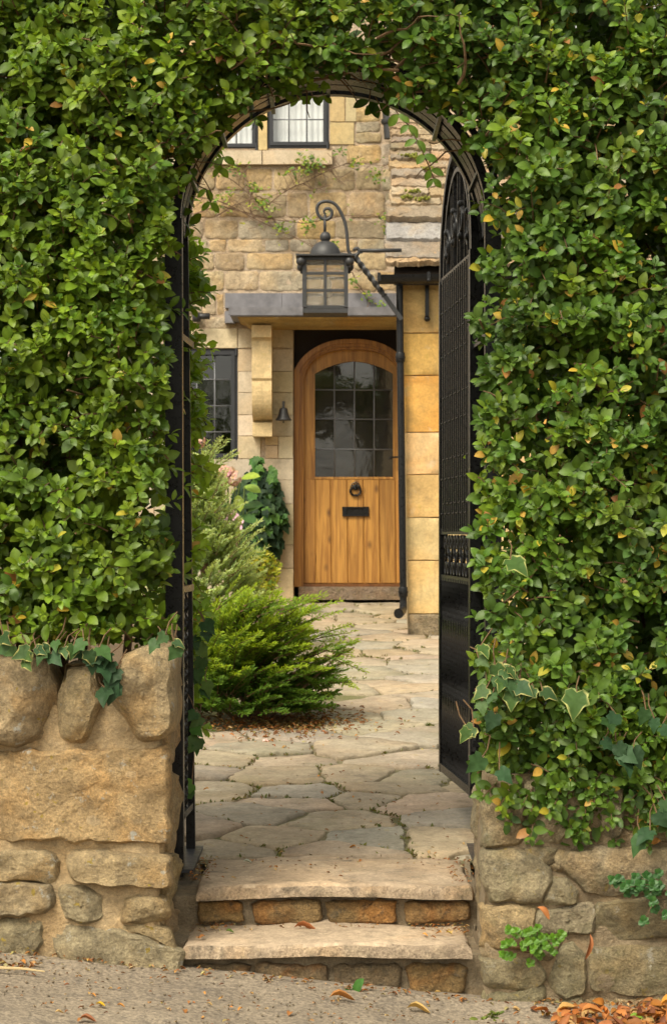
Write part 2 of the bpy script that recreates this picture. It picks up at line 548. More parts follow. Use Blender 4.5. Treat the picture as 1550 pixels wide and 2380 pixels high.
def ground_mat(name, cols, s=2.0, speck=.5, bump=.5):
    k = NT(name); p = k.pos(False)
    a = k.noise(p, s, 6, .6); b = k.noise(p, s*40, 4, .7); d = k.noise(p, s*5, 8, .7, .4)
    c = k.mix(k.ramp(a, [(.4, 0), (.62, 1)]), cols[0], cols[1])
    c = k.mix(k.ramp(d, [(.52, 0), (.68, .8)]), c, cols[2])
    e = k.noise(p, s*1.3, 7, .7, 1.0)
    c = k.mix(k.ramp(e, [(.495, 0), (.5, .55), (.505, 0)]), c, cols[2])
    c = k.mix(1.0, c, k.ramp(b, [(.3, 1-speck), (.72, 1+speck)]), 'MULTIPLY')
    v = k.n('TexVoronoi'); v.inputs['Scale'].default_value = s*45; k.l(p, v.inputs['Vector'])
    return k.done(c, .95, k.bump(k.mix(.5, b, v.outputs['Distance']), bump, .006))

M = {}
M['rough_stone'] = stone_mat('weathered limestone', 7, .9, .035, .40, .50, .9, grain=.32)
M['damp_stone'] = stone_mat('damp limestone', 7, .9, .035, .30, .62, .45, .45, grain=.34)
M['house_stone'] = stone_mat('coursed limestone', 5, .8, .016, .35, .42, .2, grain=.26)
M['ashlar'] = stone_mat('sawn limestone', 3.5, .4, .008, .18, .30, .0, .0, .20, grain=.14)
M['ochre'] = stone_mat('ochre limestone', 2.6, .4, .008, .45, .20, .25, .0, .42, (1.1,.80,.45), grain=.16, streak=.35)
M['riser_stone'] = stone_mat('iron stained stone', 8, .9, .03, .55, .9, .0, .15, .5, (1.3,.8,.35), grain=.4)
M['tread'] = stone_mat('worn sandstone', 4, .5, .008, .15, .70, .0, .15, .40, grain=.24)
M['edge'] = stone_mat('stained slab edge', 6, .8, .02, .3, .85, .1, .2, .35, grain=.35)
M['flag'] = stone_mat('riven paving stone', 3.0, .6, .014, .25, .45, .2, .30, .36, (1.15,.92,.72), grain=.2)
M['tile'] = stone_mat('stone roof slate', 7, .8, .018, .35, .50, .35, .10, .35, grain=.28)
M['mortar'] = stone_mat('lime mortar', 9, .8, .02, .2, .35, .0, .0, .3, grain=.25)
M['iron'] = plain('black painted iron', (.008, .008, .009), .33, 0, .35, 60, .001, spec=.35)
M['lamp_iron'] = plain('lamp iron', (.030, .030, .032), .5, 0, .3, 50, .0008)
M['lead'] = plain('sheet lead', (.17, .165, .18), .55, .2, .3, 9, .003)
M['came'] = plain('lead came', (.16, .165, .18), .5, .3)
M['window_iron'] = plain('window iron', (.022, .024, .03), .45, 0, .2, 30)
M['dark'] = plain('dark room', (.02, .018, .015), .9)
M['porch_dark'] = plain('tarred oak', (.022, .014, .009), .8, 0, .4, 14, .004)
M['curtain'] = plain('white net curtain', (.74, .75, .76), .9, 0, .06, 6)
M['candle'] = plain('white lamp bulb', (.8, .82, .85), .4)
M['wood'] = wood_mat()
M['glass'] = glass_mat('window glass', (.94,.95,.94), .0012, 5, 0, .075)
M['door_glass'] = glass_mat('door glass', (.8,.82,.8), .0012, 6, .09, .09)
M['ripple'] = glass_mat('rippled lamp glass', (.92,.88,.80), .02, 55, .10, .06, .08)
M['leaf'] = leaf_mat('leaf', .30, .45, .35)
M['gloss_leaf'] = leaf_mat('ivy leaf', .18, .5, .14)
M['needle'] = leaf_mat('needle', .40, .65, .15)
M['dead_leaf'] = leaf_mat('dead leaf', .12, .6, .2)
M['twig'] = plain('twig bark', (.13, .075, .035), .85, 0, .4, 40)
M['grey_stem'] = plain('old stem', (.16, .10, .06), .85, 0, .3, 30)
M['road'] = ground_mat('gritty lane', ((.21,.17,.125), (.27,.22,.16), (.12,.10,.08)), 1.7, .55, .9)
M['soil'] = ground_mat('garden soil', ((.10,.065,.035), (.14,.095,.05), (.05,.035,.02)), 3, .5, .9)
M['bedding'] = ground_mat('path bedding', ((.20,.165,.10), (.13,.125,.045), (.10,.11,.03)), 3.2, .4, .7)
M['moss'] = plain('moss', (.16, .17, .02), .95, 0, .5, 60, .01)

# ---------------------------------------------------------------- ground
def lane_z(x, y=7.0):
    return float(np.interp(x, [-60,-3,-1.07,-.49,.477,1.07,3,60], [1.2,.26,.135,.080,-.020,-.035,-.12,-2.5]))
def path_z(y): return .313 + .0614*(y-7.955)

def sheet(name, xs, ys, zf, mat, kind='structure', jitter=0.0):
    mb = MB(); nx, ny = len(xs), len(ys)
    vs = [(x, y, zf(x, y) + jitter*noise.fractal(Vector((x*6, y*6, 3)), .8, 2, 4)) for y in ys for x in xs]
    fs = [(j*nx+i, j*nx+i+1, (j+1)*nx+i+1, (j+1)*nx+i) for j in range(ny-1) for i in range(nx-1)]
    mb.add(vs, fs)
    o = mb.build(name, mat, smooth=True); o['kind'] = kind
    return o
def span(a, b, n): return [a+(b-a)*i/n for i in range(n+1)]
lane_edge = lambda x, y: lane_z(x) + .02*math.exp(-((y-7.02)/.12)**2)
sheet('lane', [-60,-20,-6]+span(-2,2,70)+[6,20,60], [-60,-20,-4,3,5.5]+span(6.2,7.5,34), lane_edge, M['road'], jitter=.012)
sheet('garden_soil', [-60,-20,-6]+span(-2.6,1.8,34)+[6,20,60], [7.6]+span(8,18.6,60)+[30,80], lambda x, y: path_z(min(y, 18.6))-.05, M['soil'], jitter=.02)

# ---------------------------------------------------------------- paved path: riven stones of no two shapes
path = sheet('garden_path', span(-1.0,1.5,20), span(7.93,18.15,60), lambda x, y: path_z(y)-.014, M['bedding'], jitter=.008)
def clip(poly, a, b):
    "keep the part of poly nearer to a than to b"
    m = ((a[0]+b[0])/2, (a[1]+b[1])/2); d = (b[0]-a[0], b[1]-a[1])
    f = lambda p: (p[0]-m[0])*d[0]+(p[1]-m[1])*d[1]
    out = []
    for i in range(len(poly)):
        p, q = poly[i], poly[(i+1) % len(poly)]
        fp, fq = f(p), f(q)
        if fp <= 0: out.append(p)
        if fp*fq < 0:
            t = fp/(fp-fq); out.append((p[0]+(q[0]-p[0])*t, p[1]+(q[1]-p[1])*t))
    return out
def path_has(x, y):
    if y > 10.95 and y < 12.3 and x < -.18 - .1*math.sin(y*5): return False
    if y >= 12.3 and x < -.30: return False
    return True
sites = []
yy = 8.12; row = 0
while yy < 18.1:
    xx = -1.0 + (row % 2)*.22
    while xx < 1.5:
        sites.append((xx+R.uniform(-.17,.17), yy+R.uniform(-.13,.13))); xx += R.uniform(.36,.62)
    yy += R.uniform(.30,.42); row += 1
FLAG_TONES = [(.43,.35,.25),(.40,.335,.245),(.45,.36,.255),(.385,.33,.25),(.42,.335,.235),(.35,.31,.24)]
nflag = 0; JOINT = []
for i, s in enumerate(sites):
    if not path_has(*s): continue
    poly = [(-1.05,7.99),(1.5,7.99),(1.5,18.0),(-1.05,18.0)]
    for j in sorted(range(len(sites)), key=lambda j: (sites[j][0]-s[0])**2+(sites[j][1]-s[1])**2)[1:18]:
        poly = clip(poly, s, sites[j])
        if len(poly) < 3: break
    if len(poly) < 3: continue
    poly = inset(ccw(poly), R.uniform(.003,.012))
    tx, ty, dz = R.uniform(-.009,.009), R.uniform(-.016,.016), R.uniform(-.009,.011)
    if s[1] < 9: tx *= .5; ty *= .5
    JOINT += [(p[0]+(q[0]-p[0])*t/4, p[1]+(q[1]-p[1])*t/4) for p, q in zip(poly, poly[1:]+poly[:1]) for t in range(4)]
    to = lambda u, v, d, s=s, tx=tx, ty=ty, dz=dz: (u, v, path_z(v)+dz+(u-s[0])*tx*1.5+(v-s[1])*ty*1.5 + d - .022)
    near = s[1] < 12
    vs, fs = stone_geo(poly, to, .022, .02, 34 if near else 18, 1, .0035, .014, .006, 3 if near else 2, i, 7, .07)
    MB().add(vs, fs).build('flagstone', M['flag'], path, smooth=True, color=jit(R.choice(FLAG_TONES), .08), angle=50); nflag += 1
print('flags', nflag)

# ---------------------------------------------------------------- entrance steps
steps = thing('stone_steps', 'two worn sandstone steps between the garden walls', 'steps', (0, 7.35, 0))
def slab(x0, x1, y0, y1, ztop, th, seed):
    poly = [(x0,y0),(x0+(x1-x0)*.3,y0+.006),(x0+(x1-x0)*.62,y0-.006),(x1,y0+.004),(x1,y1),(x0,y1)]
    to = lambda u, v, d: (u, v, ztop-th+d+.008*noise.noise(Vector((u*3, v*4, seed)))-.006*math.cos((u-x0)/(x1-x0)*6.28))
    vs, fs = stone_geo(poly, to, th, .0, 150, 0, .004, .006, .012, 9, seed, 10)
    m = MB().add(vs, fs)
    nv = [Vector(v) for v in vs]
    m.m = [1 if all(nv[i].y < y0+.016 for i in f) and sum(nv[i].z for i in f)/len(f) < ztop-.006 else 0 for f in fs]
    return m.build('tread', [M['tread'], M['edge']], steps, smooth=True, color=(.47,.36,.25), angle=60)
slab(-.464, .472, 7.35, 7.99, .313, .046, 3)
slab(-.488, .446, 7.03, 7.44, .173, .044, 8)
mb = MB()
vs, fs = stone_geo([(-.56,.06),(.50,.06),(.50,.268),(-.56,.268)], lambda u, v, d: (u, 7.42-d, v), .02, .3, 70, 0, .012, .004, .01, 10, 5, 14); mb.add(vs, fs)
vs, fs = stone_geo([(-.60,-.08),(.50,-.10),(.50,.130),(-.60,.130)], lambda u, v, d: (u, 7.11-d, v), .02, .3, 70, 0, .012, .004, .01, 10, 6, 14); mb.add(vs, fs)
for x0, x1 in ((-.56,-.47),(.474,.50)):          # packed dirt between slab ends and walls
    vs, fs = stone_geo([(x0,7.12),(x1,7.12),(x1,7.95),(x0,7.95)], lambda u, v, d: (u, v, .155+d+max(0,(v-7.42))*.28), .02, .2, 30, 1, .014, .006, .01, 6, int(x0*100), 14); mb.add(vs, fs)
mb.build('riser_backing', M['mortar'], steps, smooth=True, color=(.30,.235,.15), angle=60)
def dst(x, y): return (775+.5*x, 1426+.5*y)       # reading helpers for enlarged prints of the photograph
def dsl(x, y): return (.5*x, 1426+.5*y)
for i, (x0, x1, y0, y1, c) in enumerate([(458,566,2092,2146,(.38,.235,.085)),(586,748,2090,2150,(.34,.22,.09)),(758,922,2090,2150,(.36,.225,.085)),(938,1094,2092,2146,(.34,.20,.075))]):
    vs, fs = stone_geo(xzl([(x0,y0+4),(x1-3,y0),(x1,y1-4),(x0+5,y1)], 7.39), lambda u, v, d: (u, 7.40-d, v), .026, .02, 44, 1, .006, .006, .010, 7, 40+i, 16, .1)
    MB().add(vs, fs).build('riser_stone', M['riser_stone'], steps, smooth=True, color=c)
for i, (x0, x1, y0, y1, c) in enumerate([(448,582,2240,2268,(.24,.17,.09)),(592,762,2240,2298,(.28,.19,.10)),(772,932,2240,2306,(.26,.185,.10)),(944,1086,2240,2312,(.32,.205,.08))]):
    vs, fs = stone_geo(xzl([(x0,y0),(x1,y0),(x1-3,y1),(x0+5,y1-6)], 7.085), lambda u, v, d: (u, 7.09-d, v), .022, .02, 44, 1, .006, .006, .010, 7, 60+i, 16, .1)
    MB().add(vs, fs).build('riser_stone', M['riser_stone'], steps, smooth=True, color=c)

# ---------------------------------------------------------------- garden walls beside the steps
TAN = (.60,.42,.20); TAN2 = (.55,.41,.225); GREY = (.46,.37,.225); OLIVE = (.40,.33,.195)
wl = thing('garden_wall', 'low warm limestone wall with rough boulder coping left of the steps', 'wall', (-1.2, 7.3, .1))
mb = MB()
zt = xz(0,1640,7.0)[1]
vs, fs = stone_geo([(-1.95,0),(-.560,0),(-.560,zt),(-1.95,zt)], lambda u, v, d: (u, 7.03-d, v), .02, .5, 130, 0, .018, .004, .02, 18, 2, 7); mb.add(vs, fs)
vs, fs = stone_geo([(7.03,0),(7.56,0),(7.56,zt),(7.03,zt)], lambda u, v, d: (-.570+d, u, v), .02, .05, 80, 0, .016, .006, .02, 10, 3, 8); mb.add(vs, fs)
mb.box(-1.95,-.575,7.06,7.56,0,zt-.02)
mb.build('mortar_core', M['mortar'], wl, smooth=True, color=(.56,.41,.23), angle=50)
LW = [
 ([(-60,205),(150,200),(215,250),(250,350),(240,480),(185,585),(90,612),(-60,600)], TAN2, .10, 1),
 ([(290,240),(430,255),(440,330),(468,400),(440,500),(385,600),(330,615),(270,590),(255,540),(265,420),(285,330)], TAN2, .09, 1),
 ([(570,205),(650,165),(790,145),(815,200),(806,300),(800,540),(760,585),(630,615),(560,580),(512,530),(510,420),(530,320),(545,250)], TAN2, .11, 1),
 ([(-60,650),(300,642),(600,636),(765,628),(780,660),(786,1055),(740,1072),(660,1060),(400,1062),(200,1050),(-60,1058)], TAN, .045, 0),
 ([(-60,1090),(250,1115),(278,1160),(268,1250),(240,1258),(100,1245),(-60,1240)], TAN2, .06, 1),
 ([(300,1095),(450,1100),(640,1112),(760,1128),(790,1160),(786,1250),(740,1275),(600,1265),(400,1260),(350,1235),(310,1170)], TAN2, .065, 1),
 ([(-60,1262),(180,1255),(240,1268),(243,1370),(215,1395),(100,1398),(-60,1405)], GREY, .06, 1),
 ([(275,1275),(400,1278),(480,1310),(487,1420),(430,1442),(290,1422),(270,1350)], GREY, .055, 1),
 ([(572,1320),(700,1318),(772,1332),(778,1430),(700,1446),(568,1422)], TAN2, .045, 1),
 ([(-60,1420),(150,1410),(197,1430),(192,1530),(160,1600),(-60,1620)], GREY, .05, 1),
 ([(200,1440),(400,1450),(600,1490),(800,1570),(850,1590),(848,1650),(700,1690),(560,1650),(400,1620),(280,1610),(245,1520)], GREY, .05, 1),
 ([(500,1440),(700,1460),(790,1470),(800,1560),(640,1495)], TAN2, .03, 1),
]
for i, (pl, c, d, rd) in enumerate(LW):
    big = d > .08
    pl = [dsl(*p) for p in pl]
    poly = inset(ccw(xzl(pl, 7.0)), -.006)
    if i in (0,3,4,6,9): poly = [(x-.05 if x < -1.1 else x, z) for x, z in poly]
    vs, fs = stone_geo(poly, lambda u, v, dd, d=d: (u, 7.035-dd, v), d, .25 if big else .03, 84 if i == 3 or big else 60, 1, .020 if big else .0095, .009, .016 if big else .011, 12, 100+i, 5 if big else 9, .08 if big else .10, 9 if big else (0 if i == 3 else 4))
    MB().add(vs, fs).build('stone', M['rough_stone'], wl, smooth=True, color=jit(c, .05), angle=38)
# upper courses beyond the picture edge, same wall
for i, (x0, x1, z0, z1) in enumerate([(-1.93,-1.62,.95,1.24),(-1.60,-1.24,.98,1.22),(-1.93,-1.30,.60,.92),(-1.93,-1.50,.33,.56),(-1.47,-1.24,.30,.55)]):
    vs, fs = stone_geo([(x0,z0),(x1,z0),(x1,z1),(x0,z1)], lambda u, v, dd: (u, 7.035-dd, v), .06, .05, 36, 2, .02, .008, .03, 6, 130+i, 8)
    MB().add(vs, fs).build('stone', M['rough_stone'], wl, smooth=True, color=jit(TAN2, .05))
# stones of the end face that turns towards the steps
for i, (y0, y1, z0, z1) in enumerate([(7.06,7.5,.935,1.19),(7.08,7.54,.72,.915),(7.10,7.56,.44,.70),(7.06,7.54,.26,.425),(7.08,7.5,.14,.25)]):
    vs, fs = stone_geo([(y0,z0),(y1,z0+.01),(y1-.01,z1-.02),(y0+.02,z1)], lambda u, v, dd: (-.555+dd, u, v), .025, .03, 40, 2, .016, .007, .03, 6, 150+i, 9)
    MB().add(vs, fs).build('stone', M['rough_stone'], wl, smooth=True, color=jit(TAN2, .06))

wr = thing('garden_wall', 'mossy rubble wall under the hedge right of the steps', 'wall', (1.1, 7.3, 0))
mb = MB()
zt = xz(0,1800,7.0)[1]
vs, fs = stone_geo([(.487,-.15),(1.95,-.15),(1.95,zt),(.487,zt)], lambda u, v, d: (u, 7.02-d, v), .015, .5, 130, 0, .018, .004, .02, 18, 12, 7); mb.add(vs, fs)
vs, fs = stone_geo([(-7.6,-.15),(-7.02,-.15),(-7.02,zt),(-7.6,zt)], lambda u, v, d: (.505-d, -u, v), .012, .05, 80, 0, .016, .006, .02, 10, 13, 8); mb.add(vs, fs)
mb.box(.51,1.95,7.06,7.6,-.15,zt-.02)
mb.build('mortar_core', M['mortar'], wr, smooth=True, color=(.32,.245,.15), angle=50)
RW = [
 ([(700,825),(870,795),(885,900),(872,1060),(800,1085),(703,1080)], GREY, .05),
 ([(897,780),(1090,780),(1110,960),(1050,1070),(980,1060),(905,1040)], OLIVE, .035),
 ([(1238,800),(1340,800),(1345,1000),(1300,1052),(1240,1040)], GREY, .05),
 ([(1120,860),(1226,850),(1230,1000),(1150,1000)], OLIVE, .035),
 ([(1390,880),(1600,880),(1600,1060),(1400,1045)], OLIVE, .05),
 ([(703,1110),(830,1092),(950,1130),(987,1180),(1000,1240),(960,1330),(850,1332),(730,1326),(703,1270)], GREY, .06),
 ([(885,1095),(1038,1100),(1033,1160),(970,1180),(905,1140)], GREY, .045),
 ([(1046,1110),(1074,1113),(1062,1190),(1002,1224),(996,1208),(1036,1172)], GREY, .035),
 ([(1082,1120),(1300,1095),(1600,1098),(1600,1280),(1450,1290),(1250,1300),(1160,1282),(1112,1222),(1066,1172)], GREY, .065),
 ([(1020,1232),(1080,1236),(1138,1300),(1130,1343),(1000,1358),(977,1350),(987,1290)], OLIVE, .055),
 ([(703,1364),(850,1358),(930,1374),(932,1470),(850,1548),(740,1560),(703,1542)], TAN2, .055),
 ([(945,1400),(1000,1383),(1200,1350),(1222,1400),(1192,1480),(960,1490),(937,1450)], GREY, .05),
 ([(1232,1340),(1600,1328),(1600,1508),(1300,1513),(1217,1470)], OLIVE, .06),
 ([(1022,1620),(1060,1558),(1110,1535),(1160,1590),(1178,1700),(1150,1758),(1070,1778),(1012,1750),(1002,1690)], OLIVE, .065),
 ([(1190,1568),(1300,1558),(1600,1542),(1600,1760),(1400,1770),(1200,1730),(1178,1650)], OLIVE, .07),
 ([(703,1620),(850,1618),(960,1600),(985,1700),(960,1745),(750,1760),(702,1720)], OLIVE, .055),
 ([(702,1770),(960,1750),(975,1792),(800,1815),(702,1812)], OLIVE, .05),
 ([(985,1800),(1150,1788),(1170,1835),(960,1838)], GREY, .045),
 ([(1180,1788),(1300,1783),(1308,1835),(1182,1835)], TAN2, .045),
 ([(1312,1800),(1600,1788),(1600,1840),(1312,1840)], TAN2, .045),
 ([(705,1570),(830,1562),(835,1605),(705,1612)], GREY, .035),
 ([(945,1498),(1050,1495),(1040,1560),(1000,1610),(935,1590)], OLIVE, .03),
]
for i, (pl, c, d) in enumerate(RW):
    poly = xzl([dst(*p) for p in pl], 7.0)
    poly = [(x+.35 if x > 1.1 else x, z) for x, z in poly]
    poly = inset(ccw(poly), -.010)
    vs, fs = stone_geo(poly, lambda u, v, dd: (u, 7.03-dd, v), d, .03, 60, 1, .0095, .009, .011, 10, 200+i, 8, .07, 4)
    MB().add(vs, fs).build('stone', M['damp_stone'], wr, smooth=True, color=jit(c, .06), angle=38)
for i, (y0, y1, z0, z1) in enumerate([(-7.5,-7.05,.45,.66),(-7.55,-7.05,.22,.43),(-7.4,-7.04,.02,.20)]):
    vs, fs = stone_geo([(y0,z0),(y1,z0),(y1,z1),(y0,z1)], lambda u, v, dd: (.500-dd, -u, v), .02, .03, 36, 2, .014, .006, .03, 6, 240+i, 9)
    MB().add(vs, fs).build('stone', M['damp_stone'], wr, smooth=True, color=jit(OLIVE, .06))

# ---------------------------------------------------------------- the house
HY = 18.0
house = thing('house', 'honey coloured stone cottage with arched pine door and stone tiled wing', 'house', (0, HY, .9))
h1 = lambda x, y: (372+.52*x, 186+.52*y)
h2 = lambda x, y: (372+.52*x, 744+.52*y)
def hp(px, py): return xz(px, py, HY)
XL, XR = -2.6, .70
holes = [(hp(457,0)[0], hp(765,0)[0], hp(0,345)[1], hp(0,95)[1]), (hp(405,0)[0], hp(553,0)[0], hp(0,1070)[1], hp(0,810)[1]), (hp(682,0)[0], .68, .6, hp(0,760)[1])]
xs = sorted({XL, XR} | {h[0] for h in holes} | {h[1] for h in holes}); zs = sorted({.5, 6.3} | {h[2] for h in holes} | {h[3] for h in holes})
mb = MB()
for i in range(len(xs)-1):
    for j in range(len(zs)-1):
        cx, cz = (xs[i]+xs[i+1])/2, (zs[j]+zs[j+1])/2
        if any(h[0] < cx < h[1] and h[2] < cz < h[3] for h in holes): continue
        mb.add([(xs[i],HY,zs[j]),(xs[i+1],HY,zs[j]),(xs[i+1],HY,zs[j+1]),(xs[i],HY,zs[j+1])], [(0,1,2,3)])
for a, b, c, d in holes:
    q = HY+.42
    mb.add([(a,HY,c),(a,HY,d),(a,q,d),(a,q,c)], [(0,1,2,3)]); mb.add([(b,HY,c),(b,q,c),(b,q,d),(b,HY,d)], [(0,1,2,3)])
    mb.add([(a,HY,d),(b,HY,d),(b,q,d),(a,q,d)], [(0,1,2,3)]); mb.add([(a,HY,c),(a,q,c),(b,q,c),(b,HY,c)], [(0,1,2,3)])
mb.add([(XL,HY,.5),(XL,HY,6.3),(XL,HY+5,6.3),(XL,HY+5,.5)], [(0,1,2,3)])
mb.add([(XL,HY+5,.5),(XL,HY+5,6.3),(XR,HY+5,6.3),(XR,HY+5,.5)], [(0,1,2,3)])
mb.add([(XL,HY,6.3),(XR,HY,6.3),(XR,HY+5,6.3),(XL,HY+5,6.3)], [(0,1,2,3)])
wall = mb.build('wall', M['mortar'], house, color=(.55,.43,.31))
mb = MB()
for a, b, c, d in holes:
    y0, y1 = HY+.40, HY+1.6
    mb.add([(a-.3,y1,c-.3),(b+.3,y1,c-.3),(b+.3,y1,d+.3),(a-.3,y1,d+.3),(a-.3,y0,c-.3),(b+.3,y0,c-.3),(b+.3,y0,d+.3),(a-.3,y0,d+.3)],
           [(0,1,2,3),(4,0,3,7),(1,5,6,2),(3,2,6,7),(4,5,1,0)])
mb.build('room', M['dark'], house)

to_h = lambda u, v, d: (u, HY-d, v)
HT = [(.51,.40,.25),(.54,.395,.21),(.46,.39,.27),(.40,.32,.21),(.49,.375,.22),(.46,.385,.28)]
sid = 300
def hstone(x0, x1, y0, y1, tone=None, d=.008, mat='house_stone', n=36, rag=.006, rough=.005, rd=1, bev=.0028):
    global sid
    sid += 1; rr = random.Random(sid)
    j = lambda a: rr.uniform(-a, a)
    jj = 1.6 if mat == 'house_stone' else .3
    poly = [xz(x0+j(jj), y0+j(jj), HY), xz((x0+x1)/2, y0+j(jj*1.4), HY), xz(x1+j(jj), y0+j(jj), HY), xz(x1+j(jj), y1+j(jj), HY), xz((x0+x1)/2, y1+j(jj*1.4), HY), xz(x0+j(jj), y1+j(jj), HY)]
    vs, fs = stone_geo(poly, to_h, d, .004, n, rd, rough, rag, bev, 3, sid, 8, .12)
    return MB().add(vs, fs).build('stone' if mat == 'house_stone' else 'ashlar_block', M[mat], wall, smooth=True, color=jit(tone or rr.choice(HT), .07), angle=50)
rows = [  # heights and joints read off the photograph
 ((120,182), [(842,984,1)]), ((188,232), [(874,982,2)]), ((237,280), [(874,986,2)]), ((290,372), [(838,984,1)]), ((285,380), [(991,1060)]),
 ((398,490), [(120,246),(252,380),(386,500),(512,690,1),(700,868,0),(878,985,4),(991,1060)]),
 ((505,612), [(60,142),(150,252),(259,400,4),(406,564),(570,658,3),(670,832,4),(846,1002,4),(1008,1060)]),
 ((628,708), [(60,192,3),(200,345,3),(350,604,5),(612,782,1),(790,1032,3)]),
 ((714,766), [(120,212),(222,298),(308,468,0),(472,572,5),(580,700,5),(706,880),(888,1015,2)]),
 ((775,848), [(130,238),(246,378,3),(390,592,0),(600,860,0),(868,1012,2)]),
 ((857,940), [(190,286,0),(294,438,0),(448,640,5),(646,830,2),(836,968,0),(975,1060)]),
 ((955,1048), [(195,250,0),(257,285,1)]), ((1060,1108), [(210,300,5),(305,342)]),
]
for (y0, y1), st in rows:
    for s in st:
        a, b = h1(s[0], y0), h1(s[1], y1)
        hstone(a[0], b[0], a[1], b[1], HT[s[2]] if len(s) > 2 else None)
    x = h1(min(s[0] for s in st), 0)[0] - 4
    if len(st) > 1:                                    # the same courses carry on to the left
        while x > 130:
            w = R.uniform(55,110); hstone(x-w, x, h1(0,y0)[1], h1(0,y1)[1]); x -= w+5
# dressed stone round the windows and the doorway
AS = [(.52,.445,.32),(.55,.47,.34),(.50,.425,.30),(.54,.45,.31)]
def ash(x0, x1, y0, y1, tone=None, d=.012): return hstone(x0, x1, y0, y1, tone or R.choice(AS), d, 'ashlar', 16, .0010, .0012, 0, .002)
OC = (.56,.41,.19)
ash(767,801,40,186,OC); ash(767,801,187.5,283,(.55,.42,.22)); ash(767,823,285,336,(.55,.42,.22)); ash(803,828,190,283,(.5,.40,.24))
ash(440,609,352,384,(.55,.46,.32),.05); ash(610.5,772,352,384,(.55,.46,.32),.05)        # sill stones
ash(601,621,60,350,(.56,.42,.21),.03)                                              # mullion
ash(424,455,60,350,OC); ash(370,423,352,384)
yr = [753,811,863,912,964,1013,1066,1115,1171,1266,1320,1398]
for k in range(len(yr)-1):
    y0, y1 = yr[k]+1, yr[k+1]
    if k == 0: ash(400,552,764,809,(.54,.46,.32)); ash(553.5,600,764,809); ash(601.5,681,754,809)
    elif k < 6:
        m = [618,586,620,588,612,606][k % 6]
        ash(554,m,y0,y1)
        if k == 5: ash(616,646,1014,1034,(.56,.42,.25)); ash(617,646,1036,1065,(.56,.42,.28)); ash(648,681,y0,y1)
        else: ash(m+1.5,681,y0,y1)
        ash(360,404,y0,y1)
    else:
        m = [592,548,640,575,630,600][k % 6]
        ash(360,470,y0,y1); ash(471.5,m,y0,y1); ash(m+1.5,682,y0,y1,(.46,.36,.24) if k > 8 else None)
for k in range(9):
    ash(250+ (k%2)*20,358,760+k*70,829+k*70)

# windows of iron and lead
def window(label_ok, x0, x1, y0, y1, fw, cols, rws, Y, glass, frame_mat, back=None, hinge=True):
    o = [xz(x0,y0,Y), xz(x1,y0,Y), xz(x1,y1,Y), xz(x0,y1,Y)]
    i = [xz(x0+fw,y0+fw,Y), xz(x1-fw,y0+fw,Y), xz(x1-fw,y1-fw,Y), xz(x0+fw,y1-fw,Y)]
    o = ccw(o); i = ccw(i)
    m = MB()
    m.ring(o, i, Y-.028, Y+.05)
    s = fw*.45
    o2 = ccw([xz(x0+s,y0+s,Y), xz(x1-s,y0+s,Y), xz(x1-s,y1-s,Y), xz(x0+s,y1-s,Y)])
    m.ring(o2, ccw([xz(x0+fw+1.5,y0+fw+1.5,Y), xz(x1-fw-1.5,y0+fw+1.5,Y), xz(x1-fw-1.5,y1-fw-1.5,Y), xz(x0+fw+1.5,y1-fw-1.5,Y)]), Y-.045, Y-.0281)
    if hinge:
        for yy_ in (y0+8, y1-8):
            c = at(x1-3, yy_, Y-.05); m.tube([c-Vector((0,0,.03)), c+Vector((0,0,.03))], .013, 8)
    w = m.build('window', frame_mat, house)
    xs_ = [x0+fw]+cols+[x1-fw]; ys_ = [y0+fw]+rws+[y1-fw]
    for a in range(len(xs_)-1):
        for b in range(len(ys_)-1):
            m = MB(); c = at((xs_[a]+xs_[a+1])/2, (ys_[b]+ys_[b+1])/2, Y)
            p = at(xs_[a], ys_[b], Y); q = at(xs_[a+1], ys_[b+1], Y)
            hx, hz = abs(q.x-p.x)/2, abs(q.z-p.z)/2; ta, tb = R.uniform(-.012,.012), R.uniform(-.012,.012)
            m.add([(c.x+sx*hx, Y+sx*hx*ta+sz*hz*tb, c.z+sz*hz) for sx, sz in ((-1,-1),(1,-1),(1,1),(-1,1))], [(0,1,2,3)])
            m.build('pane', glass, w)
    m = MB()
    for x in cols:
        p, q = at(x, y0+fw, Y-.004), at(x, y1-fw, Y-.004); m.tube([p, q], .006, 6)
    for y in rws:
        p, q = at(x0+fw, y, Y-.006), at(x1-fw, y, Y-.006); m.tube([p, q], .0055, 6)
    m.build('lead', M['came'], w, smooth=True)
    if back:
        a, b = at(x0+2, y0+2, Y+.12), at(x1-2, y1-2, Y+.12)
        m = MB(); n = 40
        vs = []
        for k in range(n+1):
            x = a.x+(b.x-a.x)*k/n; yy_ = Y+.060+.008*math.sin(k*1.7)
            vs += [(x, yy_, b.z), (x, yy_, a.z)]
        m.add(vs, [(2*k,2*k+2,2*k+3,2*k+1) for k in range(n)])
        m.build('curtain', back, w, smooth=True)
    return w
window(0, 622, 765, 108, 345, 12, [671.6,713], [163,220,278], HY+.03, M['glass'], M['window_iron'], M['curtain'])
window(0, 457, 600, 108, 349, 12, [505,550], [163,220,278], HY+.03, M['glass'], M['window_iron'], M['curtain'])
window(0, 405, 553, 810, 1070, 14, [458,499.5], [882,943,1004], HY+.05, M['glass'], M['window_iron'])

